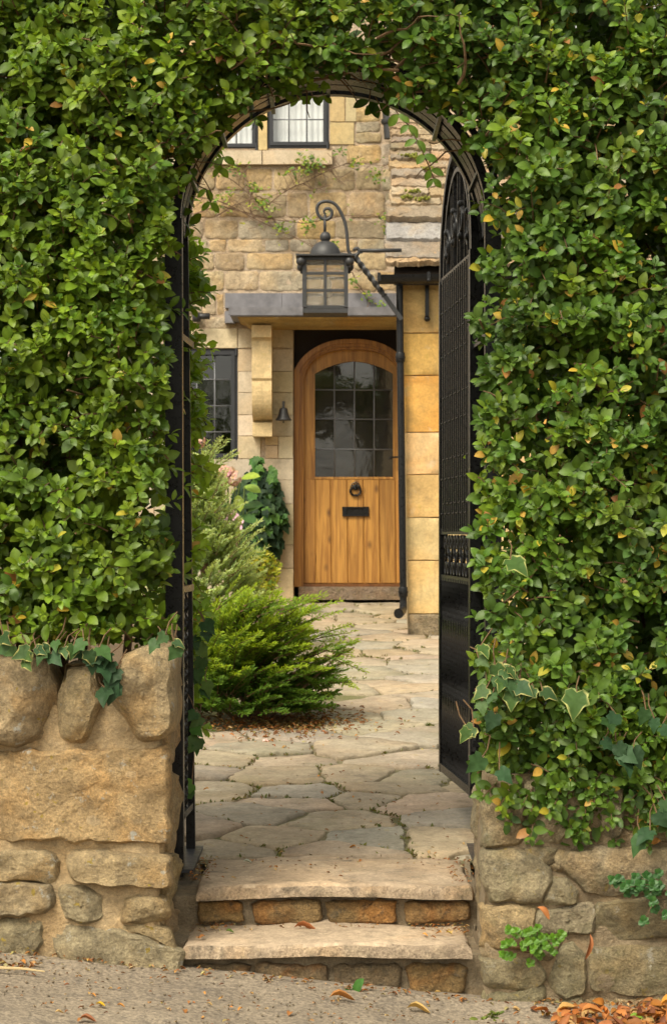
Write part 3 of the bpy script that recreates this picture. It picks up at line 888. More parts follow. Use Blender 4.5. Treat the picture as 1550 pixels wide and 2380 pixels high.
# doorway
DY = 18.22
def arch_outline(x0, x1, yb, ys_, ya, Y, n=28, p=2.4, q=.74):
    cx, w, r = (x0+x1)/2, (x1-x0)/2, ys_-ya
    pts = [(x0, yb)]
    for k in range(n+1):
        t = -1+2*k/n
        x = math.copysign(abs(t)**.8, t)
        pts.append((cx+w*x, ys_-r*((max(0,1-abs(x)**p))**q) - (0)))
    pts.append((x1, yb))
    return xzl(pts, Y)
m = MB()
m.ring(arch_outline(684,954,1392,862,788,18.12), arch_outline(694,944,1392,870,798,18.12), 18.10, 18.34)
m.ring(arch_outline(694,944,1392,870,798,18.12), arch_outline(700,938,1392,875,805,18.12,28,2.65,.68), 18.125, 18.34)
m.ring(arch_outline(700,938,1392,875,805,18.12,28,2.65,.68), arch_outline(705,933,1392,880,811,18.12,28,2.9,.62), 18.15, 18.34)
m.build('door_frame', M['wood'], house, color=(.82,.72,.60))
m = MB(); m.ring(arch_outline(705.2,932.8,1358,880,811.5,DY,28,2.9,.62), arch_outline(731,914,1110,868,838,DY,28,1.75,.95), DY, DY+.05)
m.ring(arch_outline(728,917,1113,866,835,DY,28,1.75,.95), arch_outline(732,913,1109,869,840,DY,28,1.75,.95), DY-.006, DY-.0005)
m.box(at(729,0,DY).x, at(916,0,DY).x, DY-.010, DY-.0008, at(0,1113.5,DY).z, at(0,1108.5,DY).z)
door = m.build('door', M['wood'], house, color=(1,.97,.92))
pj_t = [733,768.5,806,844,881,919]; pj_b = [734,771,809,847,884,921]
for k in range(5):
    g = 1.3
    poly = xzl([(pj_t[k]+g,1115),(pj_t[k+1]-g,1115),(pj_b[k+1]-g,1355.5),(pj_b[k]+g,1355.5)], DY-.012)
    m = MB(); m.bevel_prism(poly, DY-.012, DY-.0005, .003)
    t = [1.05,1.02,1.0,.98,.78][k]
    m.build('plank', M['wood'], door, color=(t, t*.97, t*.9))
for x0, x1, a, b in ((706.5,732,706.5,733),(920,932,922,932)):
    m = MB(); m.bevel_prism(xzl([(x0,1115),(x1,1115),(b,1355.5),(a,1355.5)], DY-.012), DY-.011, DY-.0005, .003)
    m.build('plank', M['wood'], door, color=(.98,.92,.86))
gx = [731,777,823.5,869,914]; gy = [838,906,974,1044,1110]
def garch(x):
    t = abs((x-822.5)/91.5); return 868-30*(max(0,1-t**1.75))**.95
for a in range(4):
    for b in range(4):
        top = [(gx[a]+(gx[a+1]-gx[a])*k/6, garch(gx[a]+(gx[a+1]-gx[a])*k/6)) for k in range(7)] if b == 0 else [(gx[a],gy[b]),(gx[a+1],gy[b])]
        poly = ccw(xzl(top+[(gx[a+1],gy[b+1]),(gx[a],gy[b+1])], DY+.02))
        ta, tb = R.uniform(-.01,.01), R.uniform(-.01,.01)
        cxx = sum(p[0] for p in poly)/len(poly); czz = sum(p[1] for p in poly)/len(poly)
        m = MB(); m.add([(x, DY+.02+(x-cxx)*ta+(z-czz)*tb, z) for x, z in poly], [list(range(len(poly)))])
        m.build('pane', M['door_glass'], door)
m = MB()
for x in gx[1:-1]: m.tube([at(x,garch(x),DY+.014), at(x+.5,1110,DY+.014)], .0065, 6)
for y in gy[1:-1]: m.tube([at(731,y,DY+.012), at(914,y+1,DY+.012)], .006, 6)
m.build('lead', M['came'], door, smooth=True)
# knocker: twisted ring under a crown of little loops
m = MB(); c = at(826,1138,DY-.03); rr_ = .043
pts = [c+Vector((rr_*math.sin(2*math.pi*k/32), 0, .038*math.cos(2*math.pi*k/32)-.012)) for k in range(33)]
m.tube(pts, .0075, square=True, twist=90)
for k in range(5):
    a = math.radians(-80+40*k); q = c+Vector((.030*math.sin(a), .004, .018+.032*math.cos(a)))
    m.tube([q+Vector((.011*math.sin(2*math.pi*j/12), 0, .011*math.cos(2*math.pi*j/12))) for j in range(13)], .0045, 6)
m.ball(c+Vector((0,0,.006)), .013); m.ball(c+Vector((0,0,-.046)), .011); m.ball(c+Vector((0,.004,.03)), .012)
m.box(c.x-.02,c.x+.02,c.y+.004,DY-.0125,c.z+.0,c.z+.04)
m.build('knocker', M['iron'], door, smooth=True, angle=40)
m = MB()
p = xzl([(795,1178),(857,1178),(857.5,1200),(795.5,1200)], DY-.02); q = xzl([(804,1181.5),(848,1181.5),(848,1196.5),(804,1196.5)], DY-.02)
m.ring(ccw(p), ccw(q), DY-.030, DY-.0125); m.prism(q, DY-.020, DY-.0126)
for k in range(26):
    for yv in (1178.7,1199.2): m.ball(at(796+61*k/25, yv, DY-.030), .0035, 6)
m.build('letterbox', M['iron'], door)
m = MB(); a = at(929,1030,DY-.014); m.box(a.x-.012,a.x+.022,DY-.022,DY-.0125,at(0,1096,DY).z,at(0,1040,DY).z)
m.tube([at(929,1062,DY-.02), at(929,1062,DY-.07), at(910,1063,DY-.072)], .008, 8); m.ball(at(908,1064,DY-.072), .012)
m.build('handle', M['iron'], door, smooth=True, angle=40)
m = MB(); m.box(at(683,0,18.2).x, .66, 18.10, 18.35, at(0,1394,18.1).z, at(0,1364,18.1).z+.0)
m.build('doorstep', M['damp_stone'], house, color=(.36,.265,.19))
m = MB(); m.box(at(700,0,18.2).x, .64, 18.16, 18.36, at(0,1363.8,18.1).z, at(0,1357.5,18.1).z); m.build('door_sill', M['wood'], house, color=(.35,.25,.2))
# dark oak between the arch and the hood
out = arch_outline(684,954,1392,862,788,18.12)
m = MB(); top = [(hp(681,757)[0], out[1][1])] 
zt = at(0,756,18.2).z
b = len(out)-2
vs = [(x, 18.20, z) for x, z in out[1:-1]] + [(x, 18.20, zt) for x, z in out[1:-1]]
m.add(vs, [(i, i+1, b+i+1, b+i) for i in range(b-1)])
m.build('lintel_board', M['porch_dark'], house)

# hood over the door
def px_(prof, x0, x1, m):
    n = len(prof)
    vs = [(x0,y,z) for y, z in prof]+[(x1,y,z) for y, z in prof]
    fs = [list(range(n)), list(range(2*n-1,n-1,-1))]+[(i,n+i,n+(i+1)%n,(i+1)%n) for i in range(n)]
    return m.add(vs, fs)
m = MB()
hz = lambda y, Y: at(0, y, Y).z
m.box(at(536,0,17.45).x, .56, 17.45, 18.0, hz(735,17.45), hz(716,17.45))
m.box(at(532,0,17.45).x, .56, 17.435, 17.46, hz(733,17.45), hz(714,17.45))
hood = m.build('door_hood', M['lead'], house)
m = MB()
lo = [(at(551,0,17.5).x, 17.50, hz(735.2,17.5)), (at(556,0,17.52).x, 17.53, hz(742,17.53)), (at(568,0,17.55).x, 17.58, hz(746,17.58)), (at(572,0,17.6).x, 17.62, hz(752,17.62)), (at(583,0,17.65).x, 17.68, hz(758,17.68))]
vs = []
for x, y, z in lo: vs += [(x, 18.0, z), (x, y, z), (.56, y, z)]
fs = []
for i in range(len(lo)-1):
    a = 3*i; fs += [(a, a+1, a+4, a+3), (a+1, a+2, a+5, a+4)]
a = 3*(len(lo)-1); fs.append((a+1, a+2, a+2, a)) if False else None
vs.append((.56, 18.0, lo[-1][2])); fs.append((a, a+1, a+2, len(vs)-1))
m.add(vs, fs); m.build('moulding', M['ochre'], hood, color=(.48,.33,.12))
m = MB(); xe = [523,655,790,852,915,935]
for k in range(5):
    m.box(at(xe[k]+.6,0,17.97).x, min(.6,at(xe[k+1],0,17.97).x), 17.945+.004*(k%2), 18.0, hz(716,17.97), hz(682,17.97))
m.box(at(523,0,17.93).x, at(548,0,17.93).x, 17.9, 18.0, hz(751,17.93), hz(724,17.93))
m.build('flashing', M['lead'], hood)
m = MB()
cx0, cx1 = at(585,0,17.6).x, at(631,0,17.6).x
z_ = lambda y: hz(y, 17.65)
prof = [(18.0,z_(757)),(17.60,z_(757)),(17.60,z_(785)),(17.63,z_(787)),(17.645,z_(793)),(17.645,z_(879)),(17.655,z_(883))]
for k in range(13):
    t = k/12*math.pi*.5
    prof.append((17.66+.20*(1-math.cos(t)) - .02*math.sin(2*t), z_(884)-(z_(884)-z_(975))*math.sin(t)))
prof += [(17.87,z_(978)),(17.80,z_(980)),(17.80,z_(1012)),(18.0,z_(1012))]
px_(prof, cx0, cx1, m)
m.build('corbel', M['ochre'], house, color=(.66,.50,.27))

# the wing: front wall of big ochre blocks, roof of stone slates, gutter and pipes
WY = 15.6
m = MB()
zt, zb = 3.32, .5
f = [(.500,WY+.02),(2.3,WY+.02),(2.3,18.4),(.615,18.4)]
m.add([(x+(.036 if i == 0 else 0),y,zb) for i,(x,y) in enumerate(f)]+[(x,y,zt) for x,y in f], [(0,1,5,4),(1,2,6,5),(2,3,7,6),(3,0,4,7),(4,5,6,7)])
wing = m.build('wing_wall', M['mortar'], house, color=(.52,.40,.22))
wr_y = [642,774,873,1005,1103,1203,1303,1427]
WT = [(.60,.41,.16),(.72,.44,.13),(.70,.41,.11),(.68,.48,.25),(.68,.45,.18),(.64,.48,.23),(.66,.49,.23)]
for k in range(7):
    y0, y1 = wr_y[k]+.7, wr_y[k+1]-.7
    xl = lambda y: 932.5+(y-655)*.0222
    xr_ = [1140,1060,1180,1090,1150,1075,1130][k]
    edges = [(xl(y0),xl(y1)),(xr_,xr_),(1330,1330),(1500,1500)]
    for e in range(3):
        a, b = edges[e], edges[e+1]
        poly = xzl([(a[0]+.7,y0),(b[0]-.7,y0),(b[1]-.7,y1),(a[1]+.7,y1)], WY)
        vs, fs = stone_geo(poly, lambda u, v, d: (u, WY+.014-d, v), .016, .006, 40, 0, .0018, .0022, .0036, 3, 500+k*3+e, 6)
        MB().add(vs, fs).build('ashlar_block', M['ochre'], wing, smooth=True, color=jit(WT[k], .03), angle=50)
for e, (a, b) in enumerate(((947.5,1120),(1121.5,1300),(1301.5,1480))):
    poly = xzl([(a,1428.5),(b,1428),(b,1478),(a+1,1480)], WY-.04)
    vs, fs = stone_geo(poly, lambda u, v, d: (u, WY-.02-d, v), .03, .04, 30, 0, .005, .003, .012, 4, 540+e, 9)
    MB().add(vs, fs).build('plinth_stone', M['damp_stone'], wing, smooth=True, color=(.40,.31,.19))

# roof
TH = math.radians(50); EY, EZ = 15.42, 3.372
def s_of(py):
    lo_, hi_ = 0.0, 6.0
    for _ in range(40):
        s = (lo_+hi_)/2; y, z = EY+s*math.cos(TH), EZ+s*math.sin(TH)
        if CY-(z-EYE)*FPX/y > py: lo_ = s
        else: hi_ = s
    return s
roof_base = MB()
q = 2.55
px0 = .40
roof_base.add([(px0+.03,EY+.06,EZ-.02),(2.4,EY+.06,EZ-.02),(2.4,EY+.06+q*math.cos(TH),EZ-.02+q*math.sin(TH)),(px0+.16,EY+.06+q*math.cos(TH),EZ-.02+q*math.sin(TH)),
   (px0+.03,EY+.12,EZ-.10),(2.4,EY+.12,EZ-.10),(2.4,EY+.14+q*math.cos(TH),EZ-.10+q*math.sin(TH)),(px0+.16,EY+.14+q*math.cos(TH),EZ-.10+q*math.sin(TH))],
   [(0,1,2,3),(7,6,5,4),(0,4,5,1),(0,3,7,4),(1,5,6,2)])
roof = roof_base.build('roof', M['porch_dark'], house)
brow = [631,617,570,522,489,470,447,424,403,382,361,343,329,312,298,284,271,258,245,233,221,209,197,186]
TT = [(.38,.285,.185),(.41,.295,.175),(.33,.265,.185),(.38,.265,.15),(.29,.235,.175),(.43,.335,.22)]
for k in range(len(brow)):
    s0 = s_of(brow[k]); s1 = s_of(brow[k+1]) if k+1 < len(brow) else s0+.08
    Yk = EY+s0*math.cos(TH)
    x = ((899 if k < 4 else 908) + R.uniform(-4,4) - CX)*Yk/FPX
    if k == 1: x -= .01
    first = True
    while x < 2.3:
        w = R.uniform(.26,.52) if k < 6 else R.uniform(.14,.34)
        if first and k in (1,2,3): w = R.uniform(.5,.62)
        ln = (s1-s0)+.10; th = (.042 if k in (1,2,3) else R.uniform(.028,.040)); dz = R.uniform(0,.022); rot = R.uniform(-.012,.012)
        poly = [(x,s0+R.uniform(-.008,.008)),(x+w*.5,s0+R.uniform(-.012,.008)),(x+w-.008,s0+R.uniform(-.008,.008)),(x+w-.008,s0+ln),(x,s0+ln)]
        cs, sn = math.cos(TH-.20), math.sin(TH-.20)
        def to(u, v, d, x=x, w=w, s0=s0, dz=dz, rot=rot, cs=cs, sn=sn, th=th):
            dv = v-s0; d2 = d+dz+.014+(u-x-w/2)*rot
            return (u, EY+s0*math.cos(TH)+dv*cs-d2*sn, EZ+s0*math.sin(TH)+dv*sn+d2*cs)
        vs, fs = stone_geo(poly, to, th, .006, 72, 1, .007, .010, .002, 4, 700+k*13+int(x*40), 24, .05)
        MB().add(vs, fs).build('roof_tile', M['tile'], roof, smooth=True, color=jit(R.choice(TT) if k != 2 else (.34,.32,.285), .08), angle=55)
        x += w; first = False
mb = MB()
for px2, py2, sc in ((960,463,18),(985,480,14),(950,378,20),(968,382,14),(945,476,10),(990,410,12),(955,276,14)):
    s = s_of(py2); c = Vector((at(px2,0,EY+s*.64).x, EY+s*math.cos(TH)-.05, EZ+s*math.sin(TH)+.05))
    for k in range(26):
        mb.ball(c+Vector((R.gauss(0,sc*.0022), R.gauss(0,.012), R.gauss(0,.006))), R.uniform(.005,.012), 5)
mb.build('moss', M['moss'], roof, kind='stuff')
# gutter
m = MB()
gx0, gx1 = at(878,0,15.33).x, 2.3
prof = [(.062*math.cos(math.pi+math.pi*k/10), .062*math.sin(math.pi+math.pi*k/10)) for k in range(11)]
prof2 = [(.054*math.cos(2*math.pi-math.pi*k/10), .054*math.sin(2*math.pi-math.pi*k/10)) for k in range(11)]
pf = [(15.36+a, hz(637,15.36)-.001+b) for a, b in prof+prof2]
n = len(pf)
m.add([(gx0,y,z-.01) for y, z in pf]+[(gx1,y,z+.02) for y, z in pf], [(i,n+i,n+(i+1)%n,(i+1)%n) for i in range(n)])
m.add([(gx0-.004,15.36+a,hz(637,15.36)-.011+b) for a, b in prof], [list(range(11))]); m.add([(gx0+.004,15.36+a,hz(637,15.36)-.011+b) for a, b in prof], [list(range(10,-1,-1))])
m.box(gx0-.004,gx0+.02,15.292,15.302,hz(655,15.36),hz(636,15.36))
m.build('gutter', M['iron'], house, smooth=True, angle=40)
m = MB()
for px2 in (992, 1250):
    a = at(px2,0,WY-.02).x
    m = MB(); m.box(a-.014,a+.014,WY-.035,WY-.011,hz(742,WY),hz(640,WY)); m.ball((a,WY-.04,hz(742,WY)),.022,8); m.box(a-.012,a+.012,15.29,15.30,hz(655,15.3),hz(634,15.3)); m.ball((a,15.288,hz(652,15.3)),.013,8)
    m.box(a-.010,a+.010,15.30,WY-.012,hz(637,15.36)+.002,hz(637,15.36)+.010)
    m.build('gutter_bracket', M['iron'], house)
def pipe(p, q, r, rings):
    m = MB(); p, q = Vector(p), Vector(q); m.tube([p, q], r, 14)
    for t, L_ in rings:
        c = p.lerp(q, t); d = (q-p).normalized()
        m.tube([c-d*L_, c-d*L_*.8, c+d*L_*.8, c+d*L_], [r*1.2, r*1.3, r*1.3, r*1.2], 14)
        m.tube([c-d*L_*.2, c+d*L_*.2], r*1.42, 14)
    return m
m = pipe(at(928,655,15.53), at(937,1402,15.53), .026, [(.235,.035),(.965,.035)])
m.tube([at(937,1398,15.53), at(937,1415,15.52), at(930,1424,15.44), at(926,1426,15.40)], [.027,.028,.033,.036], 14)
m.build('downpipe', M['iron'], house, smooth=True, angle=40)
m = pipe(at(893,140,17.85), at(906,322,17.85), .048, [(.30,.02),(.55,.02),(.78,.02)]); m.build('rainwater_pipe', M['lamp_iron'], house, smooth=True, angle=40)

# ---------------------------------------------------------------- iron arch frame in the hedge
arch = thing('arch_frame', 'black iron tunnel arch frame standing inside the hedge opening', 'arch', (0, 7.86, .31))
def post(x0, x1, y, z0, z1, r):
    m = MB(); m.tube([(x0,y,z0),(x1,y,z1)], r, square=True, up=(1,0,0)); return m.build('post', M['iron'], arch)
post(-.552,-.558,7.62,.30,2.60,.030); post(-.529,-.556,8.10,.31,2.60,.0165)
post(.558,.556,7.62,.30,2.60,.028); post(.556,.555,8.14,.31,2.60,.026)
def hoop(r, y, th, dp, zc=2.57, x0=0.0):
    o = []; i = []
    for k in range(49):
        a = math.pi*k/48
        o.append((x0+(r+th/2)*math.cos(a), zc+(r+th/2)*math.sin(a))); i.append((x0+(r-th/2)*math.cos(a), zc+(r-th/2)*math.sin(a)))
    m = MB(); n = 49
    vs = [(x,y-dp/2,z) for x,z in o]+[(x,y-dp/2,z) for x,z in i]+[(x,y+dp/2,z) for x,z in o]+[(x,y+dp/2,z) for x,z in i]
    fs = []
    for k in range(n-1):
        j = k+1
        fs += [(k,n+k,n+j,j),(2*n+k,2*n+j,3*n+j,3*n+k),(k,j,2*n+j,2*n+k),(n+k,3*n+k,3*n+j,n+j)]
    m.add(vs, fs); return m.build('hoop', M['iron'], arch)
hoop(.548, 7.62, .028, .040, 2.585); hoop(.585, 7.62, .020, .030, 2.585); hoop(.560, 7.74, .022, .10, 2.585); hoop(.558, 7.87, .022, .10, 2.587); hoop(.557, 7.99, .020, .09, 2.589); hoop(.555, 8.10, .028, .045, 2.589)
for deg in (22, 47, 70, 92, 114, 137, 158):
    a = math.radians(deg); m = MB()
    p = Vector((.552*math.cos(a), 7.60, 2.57+.552*math.sin(a))); q = Vector((.548*math.cos(a), 8.12, 2.57+.548*math.sin(a)))
    m.tube([p, q], .007, square=True); m.build('tie_bar', M['iron'], arch)
for z in (1.30, .49, 2.20):
    for sx in (-1, 1):
        m = MB(); m.tube([(sx*.552,7.63,z),(sx*.530,8.10,z)], .012, square=True, up=(0,0,1)); m.build('tie_bar', M['iron'], arch)
for y in (7.78, 7.94):
    m = MB(); m.tube([(-.543,y,.47+.82*k/60) for k in range(61)], .0105, square=True, twist=70); m.build('twisted_bar', M['iron'], arch)
m = MB(); m.box(-.575,-.488,7.58,8.16,.318,.330); m.build('base_plate', M['window_iron'], arch)
m = MB(); m.box(.50,.60,7.58,8.20,.322,.334); m.build('base_plate', M['window_iron'], arch)

# ---------------------------------------------------------------- gate leaf, swung open to the garden
H0 = Vector((.526, 8.12, 0)); GT = (Vector((.454, 9.02, 0))-H0); GW = GT.length; GT.normalize(); GN = Vector((GT.y, -GT.x, 0))
gate = thing('gate', 'black wrought iron garden gate with scrolls standing open inwards', 'gate', (H0.x, H0.y, .53))
def gp(u, z, d=0.0): return H0 + GT*u + GN*d + Vector((0,0,z))
Z0, Z1, Z2, Z3 = .535, 1.319, 1.508, 2.54
def gbar(name, pts, r, **k):
    m = MB(); m.tube([gp(*p) for p in pts], r, **k); return m.build(name, M['iron'], gate, smooth=not k.get('square'))
gbar('stile', [(0,Z0-.02),(0,Z3+.02)], .021, square=True, up=tuple(GT))
gbar('stile', [(GW,Z0-.02),(GW,Z3)], .017, square=True, up=tuple(GT))
for z, r in ((Z0,.016),(Z1,.012),(Z2,.012),(Z3,.012)):
    gbar('rail', [(0.02,z),(GW-.018,z)], r, square=True, up=(0,0,1))
gbar('top_bar', [(GW/2-GW/2*math.cos(math.pi*k/40), Z3+.47*math.sin(math.pi*k/40)) for k in range(41)], .015, square=True, up=tuple(GN))
gbar('top_bar', [(GW/2-(GW/2-.07)*math.cos(math.pi*k/40), Z3+.39*math.sin(math.pi*k/40)) for k in range(41)], .009, square=True, up=tuple(GN))
for k in range(17):                                     # twisted bars of the lower panel
    u = .05+(GW-.10)*k/16
    gbar('twisted_bar', [(u, Z0+(Z1-Z0)*j/40) for j in range(41)], .010, square=True, twist=75)
for k in range(14):                                      # collared bars of the middle panel
    u = .08+(GW-.16)*k/13
    m = MB(); m.tube([gp(u,Z2), gp(u,Z3)], .015, square=True)
    for zc in ([1.62,1.80,2.05,2.30],[1.58,1.72,1.95,2.22,2.40])[k % 2]:
        c = gp(u, zc); m.lathe(c, [(.008,-.022),(.017,-.016),(.012,-.008),(.022,0),(.012,.008),(.017,.016),(.008,.022)], 10)
    m.build('bar', M['iron'], gate)
def spiral(u, z, r, turns=1.6, s=1, a0=0.0, n=26):
    out = []
    for k in range(n+1):
        t = k/n; rr = r*(1-.82*t); a = a0+s*turns*2*math.pi*t
        out.append((u+rr*math.cos(a), z+rr*math.sin(a)))
    return out
for k in range(9):                                      # S scrolls between the two middle rails
    u = .10+(GW-.20)*k/8; h = (Z2-Z1)/2; zm = (Z1+Z2)/2; s = 1 if k % 2 else -1
    a = spiral(u+s*.008, zm-h*.52, .042, 1.3, s, math.pi/2); b = spiral(u-s*.008, zm+h*.48, .042, 1.3, s, -math.pi/2)
    gbar('scroll', a[::-1]+b, .0075, sides=6)
for k in range(9):
    u = .07+(GW-.14)*k/8; m = MB(); m.tube([gp(u,Z3,.006), gp(u,Z3+.43*math.sin(math.acos(max(-1,min(1,1-2*u/GW)))),.006)], .010, square=True); m.build('bar', M['iron'], gate)
for k in range(4):                                      # scrolls and knobs under the arched top
    u = .15+(GW-.30)*k/3; s = 1 if k < 2 else -1; top = .40*math.sin(math.acos(max(-1,min(1,1-2*u/GW))))
    gbar('scroll', [(u, Z3)]+spiral(u, Z3+top*.45, .075, 1.5, s, math.pi*1.5), .009, sides=6)
    m = MB(); m.tube([gp(u,Z3), gp(u,Z3+top)], .008, square=True)
    for f in (.3,.62): m.ball(gp(u, Z3+top*f), .018, 10)
    m.build('bar', M['iron'], gate)
for k in range(6):
    u = .12+(GW-.24)*k/5; s = 1 if k % 2 else -1
    gbar('scroll', spiral(u, Z3-.10, .055, 1.4, s, math.pi/2)+[], .008, sides=6)
    gbar('scroll', spiral(u, 2.16, .05, 1.4, -s, math.pi/2), .008, sides=6)
for z in (.72, 2.3):
    m = MB(); m.tube([gp(-.02,z-.03), gp(-.02,z+.03)], .018, 10); m.box(.515,.56,8.08,8.13,z-.012,z+.012); m.build('hinge', M['iron'], gate)

# ---------------------------------------------------------------- lantern and its bracket
LY = 15.45
def lp(px, py, dy=0.0): p = at(px, py, LY); p.y += dy; return p
h7 = lambda x, y: (669.6+.248*x, 446.4+.248*y)
brk = thing('lamp_bracket', 'wrought iron wall bracket with scroll and twisted stay holding the lantern', 'bracket', lp(925,728))
path7 = [(355,212),(340,196),(337,176),(352,156),(385,156),(408,180),(408,212),(392,240),(355,258),(318,248),(286,216),(271,172),(276,130),(305,98),(360,86),(418,100),(465,142),(505,215),(533,290),(549,380),(557,480),(565,548),(590,590),(622,604),(652,580),(664,550),(648,528),(622,534),(614,550)]
P7 = [Vector((*h7(*p), 0)) for p in path7]; sm = []
for i in range(len(P7)-1):
    p0, p1, p2, p3 = P7[max(0,i-1)], P7[i], P7[i+1], P7[min(len(P7)-1,i+2)]
    for k in range(4):
        t = k/4; sm.append(.5*((2*p1)+(p2-p0)*t+(2*p0-5*p1+4*p2-p3)*t*t+(3*p1-p0-3*p2+p3)*t**3))
sm.append(P7[-1])
nn = len(sm)
m = MB(); m.tube([lp(p.x,p.y) for p in sm], [.006+.006*min(1,k/(nn*.15), (nn-k)/(nn*.06)) for k in range(nn)], 8); m.build('scroll', M['lamp_iron'], brk, smooth=True)
m = MB(); m.tube([lp(*h7(662,548)), lp(*h7(1060,545))], .013, 10); m.build('arm', M['lamp_iron'], brk, smooth=True)
a, b, c, d = lp(*h7(618,596)), lp(*h7(760,785)), lp(*h7(905,975)), lp(*h7(1062,1195))
m = MB(); m.tube([a.lerp(c, k/60) for k in range(61)], .0155, square=True, twist=28); m.tube([c, c.lerp(d,.5), d], .015, square=True); m.build('twisted_stay', M['lamp_iron'], brk)
m = MB(); m.tube([lp(*h7(495,574)), lp(*h7(600,584)), lp(*h7(700,568))], .006, 6); m.build('tie', M['lamp_iron'], brk)

lan = thing('lantern', 'square black iron lantern with domed top and rippled panes hung before the door', 'lantern', lp(756,732))
cx_ = lp(756,0).x; zz = lambda y: lp(0,y).z
def sq(m, half, z0, z1, cx=None, cy=LY): cx = cx_ if cx is None else cx; m.box(cx-half,cx+half,cy-half,cy+half,z0,z1)
m = MB(); m.tube([lp(755,546), lp(755,500)], .011, 10); m.build('hook', M['lamp_iron'], lan, smooth=True)
m = MB(); m.ball((cx_,LY,zz(551)), .040, 20); m.lathe((cx_,LY,zz(565)), [(.036,0),(.022,.012),(.024,.022)], 16)
m.lathe((cx_,LY,zz(596)), [(.112*math.cos(a), .112*math.sin(a)) for a in [math.pi/2*k/9 for k in range(9)]]+[(.022,.112)], 28)
m.build('dome', M['lamp_iron'], lan, smooth=True, angle=50)
m = MB(); sq(m, .206, zz(602), zz(598)); sq(m, .150, zz(606), zz(602.1)); m.build('brim', M['lamp_iron'], lan)
H_ = .1465; zt, zb = zz(606.1), zz(719)
m = MB()
for sx in (-1,1):
    for sy in (-1,1): m.box(cx_+sx*H_-.014, cx_+sx*H_+.014, LY+sy*H_-.014, LY+sy*H_+.014, zb, zt)
rails = [zz(607), zz(641), zz(680.5), zz(718)]
for sy in (-1,1):
    m.box(cx_-.010,cx_+.010,LY+sy*H_-.008,LY+sy*H_+.008,zb,zt); m.box(cx_+sy*H_-.008,cx_+sy*H_+.008,LY-.010,LY+.010,zb,zt)
    for r in rails:
        m.box(cx_-H_+.0141,cx_+H_-.0141,LY+sy*H_-.0075,LY+sy*H_+.0075,r-.010,r+.010)
        m.box(cx_+sy*H_-.0075,cx_+sy*H_+.0075,LY-H_+.0141,LY+H_-.0141,r-.0098,r+.0098)
m.build('frame', M['lamp_iron'], lan)
for sy in (-1,1):
    for a in range(3):
        for s in (-1,1):
            z0, z1 = rails[a+1]+.010, rails[a]-.010
            m = MB(); m.box(cx_+min(s*.010,s*(H_-.014)), cx_+max(s*.010,s*(H_-.014)), LY+sy*H_-.0015, LY+sy*H_+.0015, z0, z1); m.build('pane', M['ripple'], lan)
            m = MB(); m.box(cx_+sy*H_-.0015, cx_+sy*H_+.0015, LY+min(s*.010,s*(H_-.014)), LY+max(s*.010,s*(H_-.014)), z0, z1); m.build('pane', M['ripple'], lan)
m = MB(); sq(m, .150, zz(722), zz(719.1)); sq(m, .158, zz(732), zz(722.1)); m.build('base', M['lamp_iron'], lan)
for sx in (-1,1):
    for sy in (-1,1):
        m = MB(); c = Vector((cx_+sx*.170, LY+sy*.170, zz(614))); m.ball(c, .034, 14); m.lathe(c+Vector((0,0,.024)), [(.014,0),(.010,.010),(.016,.016)], 10); m.ball(c+Vector((0,0,-.036)), .012, 8)
        m.build('drop_finial', M['lamp_iron'], lan, smooth=True)
m = MB(); m.lathe((cx_+.02,LY,zz(690)), [(.022,0),(.024,.02),(.024,.10),(.018,.125),(.008,.14)], 14); m.build('bulb', M['candle'], lan, smooth=True)

bell = thing('door_bell', 'small dark iron bell hanging beside the door frame', 'bell', at(659,980,17.86))
bc = at(659,977,17.86)
m = MB(); m.lathe(bc, [(.066,0),(.064,.008),(.052,.022),(.040,.05),(.034,.085),(.030,.098),(.012,.106)], 20); m.build('bell_cup', M['lamp_iron'], bell, smooth=True)
m = MB(); m.tube([bc+Vector((0,0,.02)), bc+Vector((0,0,-.012))], .004, 6); m.ball(bc+Vector((0,0,-.014)), .008, 8); m.build('clapper', M['lamp_iron'], bell)
m = MB(); m.box(bc.x-.010,bc.x+.010,17.84,17.995,bc.z+.150,bc.z+.156); m.box(bc.x-.010,bc.x+.010,17.84,17.852,bc.z+.104,bc.z+.150); m.build('hanger', M['lamp_iron'], bell)
fit = thing('wall_fitting', 'stubby black pipe end sticking out of the house wall by the hedge', 'fitting', at(474,735,17.9))
m = MB(); c = at(474,735,17.9); m.tube([c+Vector((-.06,.07,0)), c+Vector((-.06,0,0)), c+Vector((.05,0,0))], .026, 10); m.build('pipe_stub', M['lamp_iron'], fit, smooth=True)
m = MB(); m.lathe(c+Vector((-.06,.0,-.045)), [(.034,0),(.036,.05),(.030,.075)], 12); m.build('socket', M['lamp_iron'], fit, smooth=True)

# ---------------------------------------------------------------- the hedge
hedge = thing('hedge', 'dense clipped privet hedge arching over the garden entrance', 'hedge', (0, 7.4, .6))
leaves = LB(T_LEAF); twigs = MB()
GREEN_L = [(.112,.182,.015),(.092,.156,.015),(.152,.226,.018),(.066,.124,.014),(.130,.202,.016)]  # natural green variation, with stronger light on the left put into the tint
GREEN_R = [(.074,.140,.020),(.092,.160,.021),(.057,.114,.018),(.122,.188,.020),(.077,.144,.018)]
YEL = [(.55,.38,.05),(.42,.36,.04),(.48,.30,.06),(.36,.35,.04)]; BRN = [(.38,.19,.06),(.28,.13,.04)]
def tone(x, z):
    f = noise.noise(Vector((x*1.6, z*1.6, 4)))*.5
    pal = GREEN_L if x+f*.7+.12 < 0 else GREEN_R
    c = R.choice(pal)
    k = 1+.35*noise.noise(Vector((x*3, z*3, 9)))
    return jit((c[0]*k, c[1]*k, c[2]), .10)
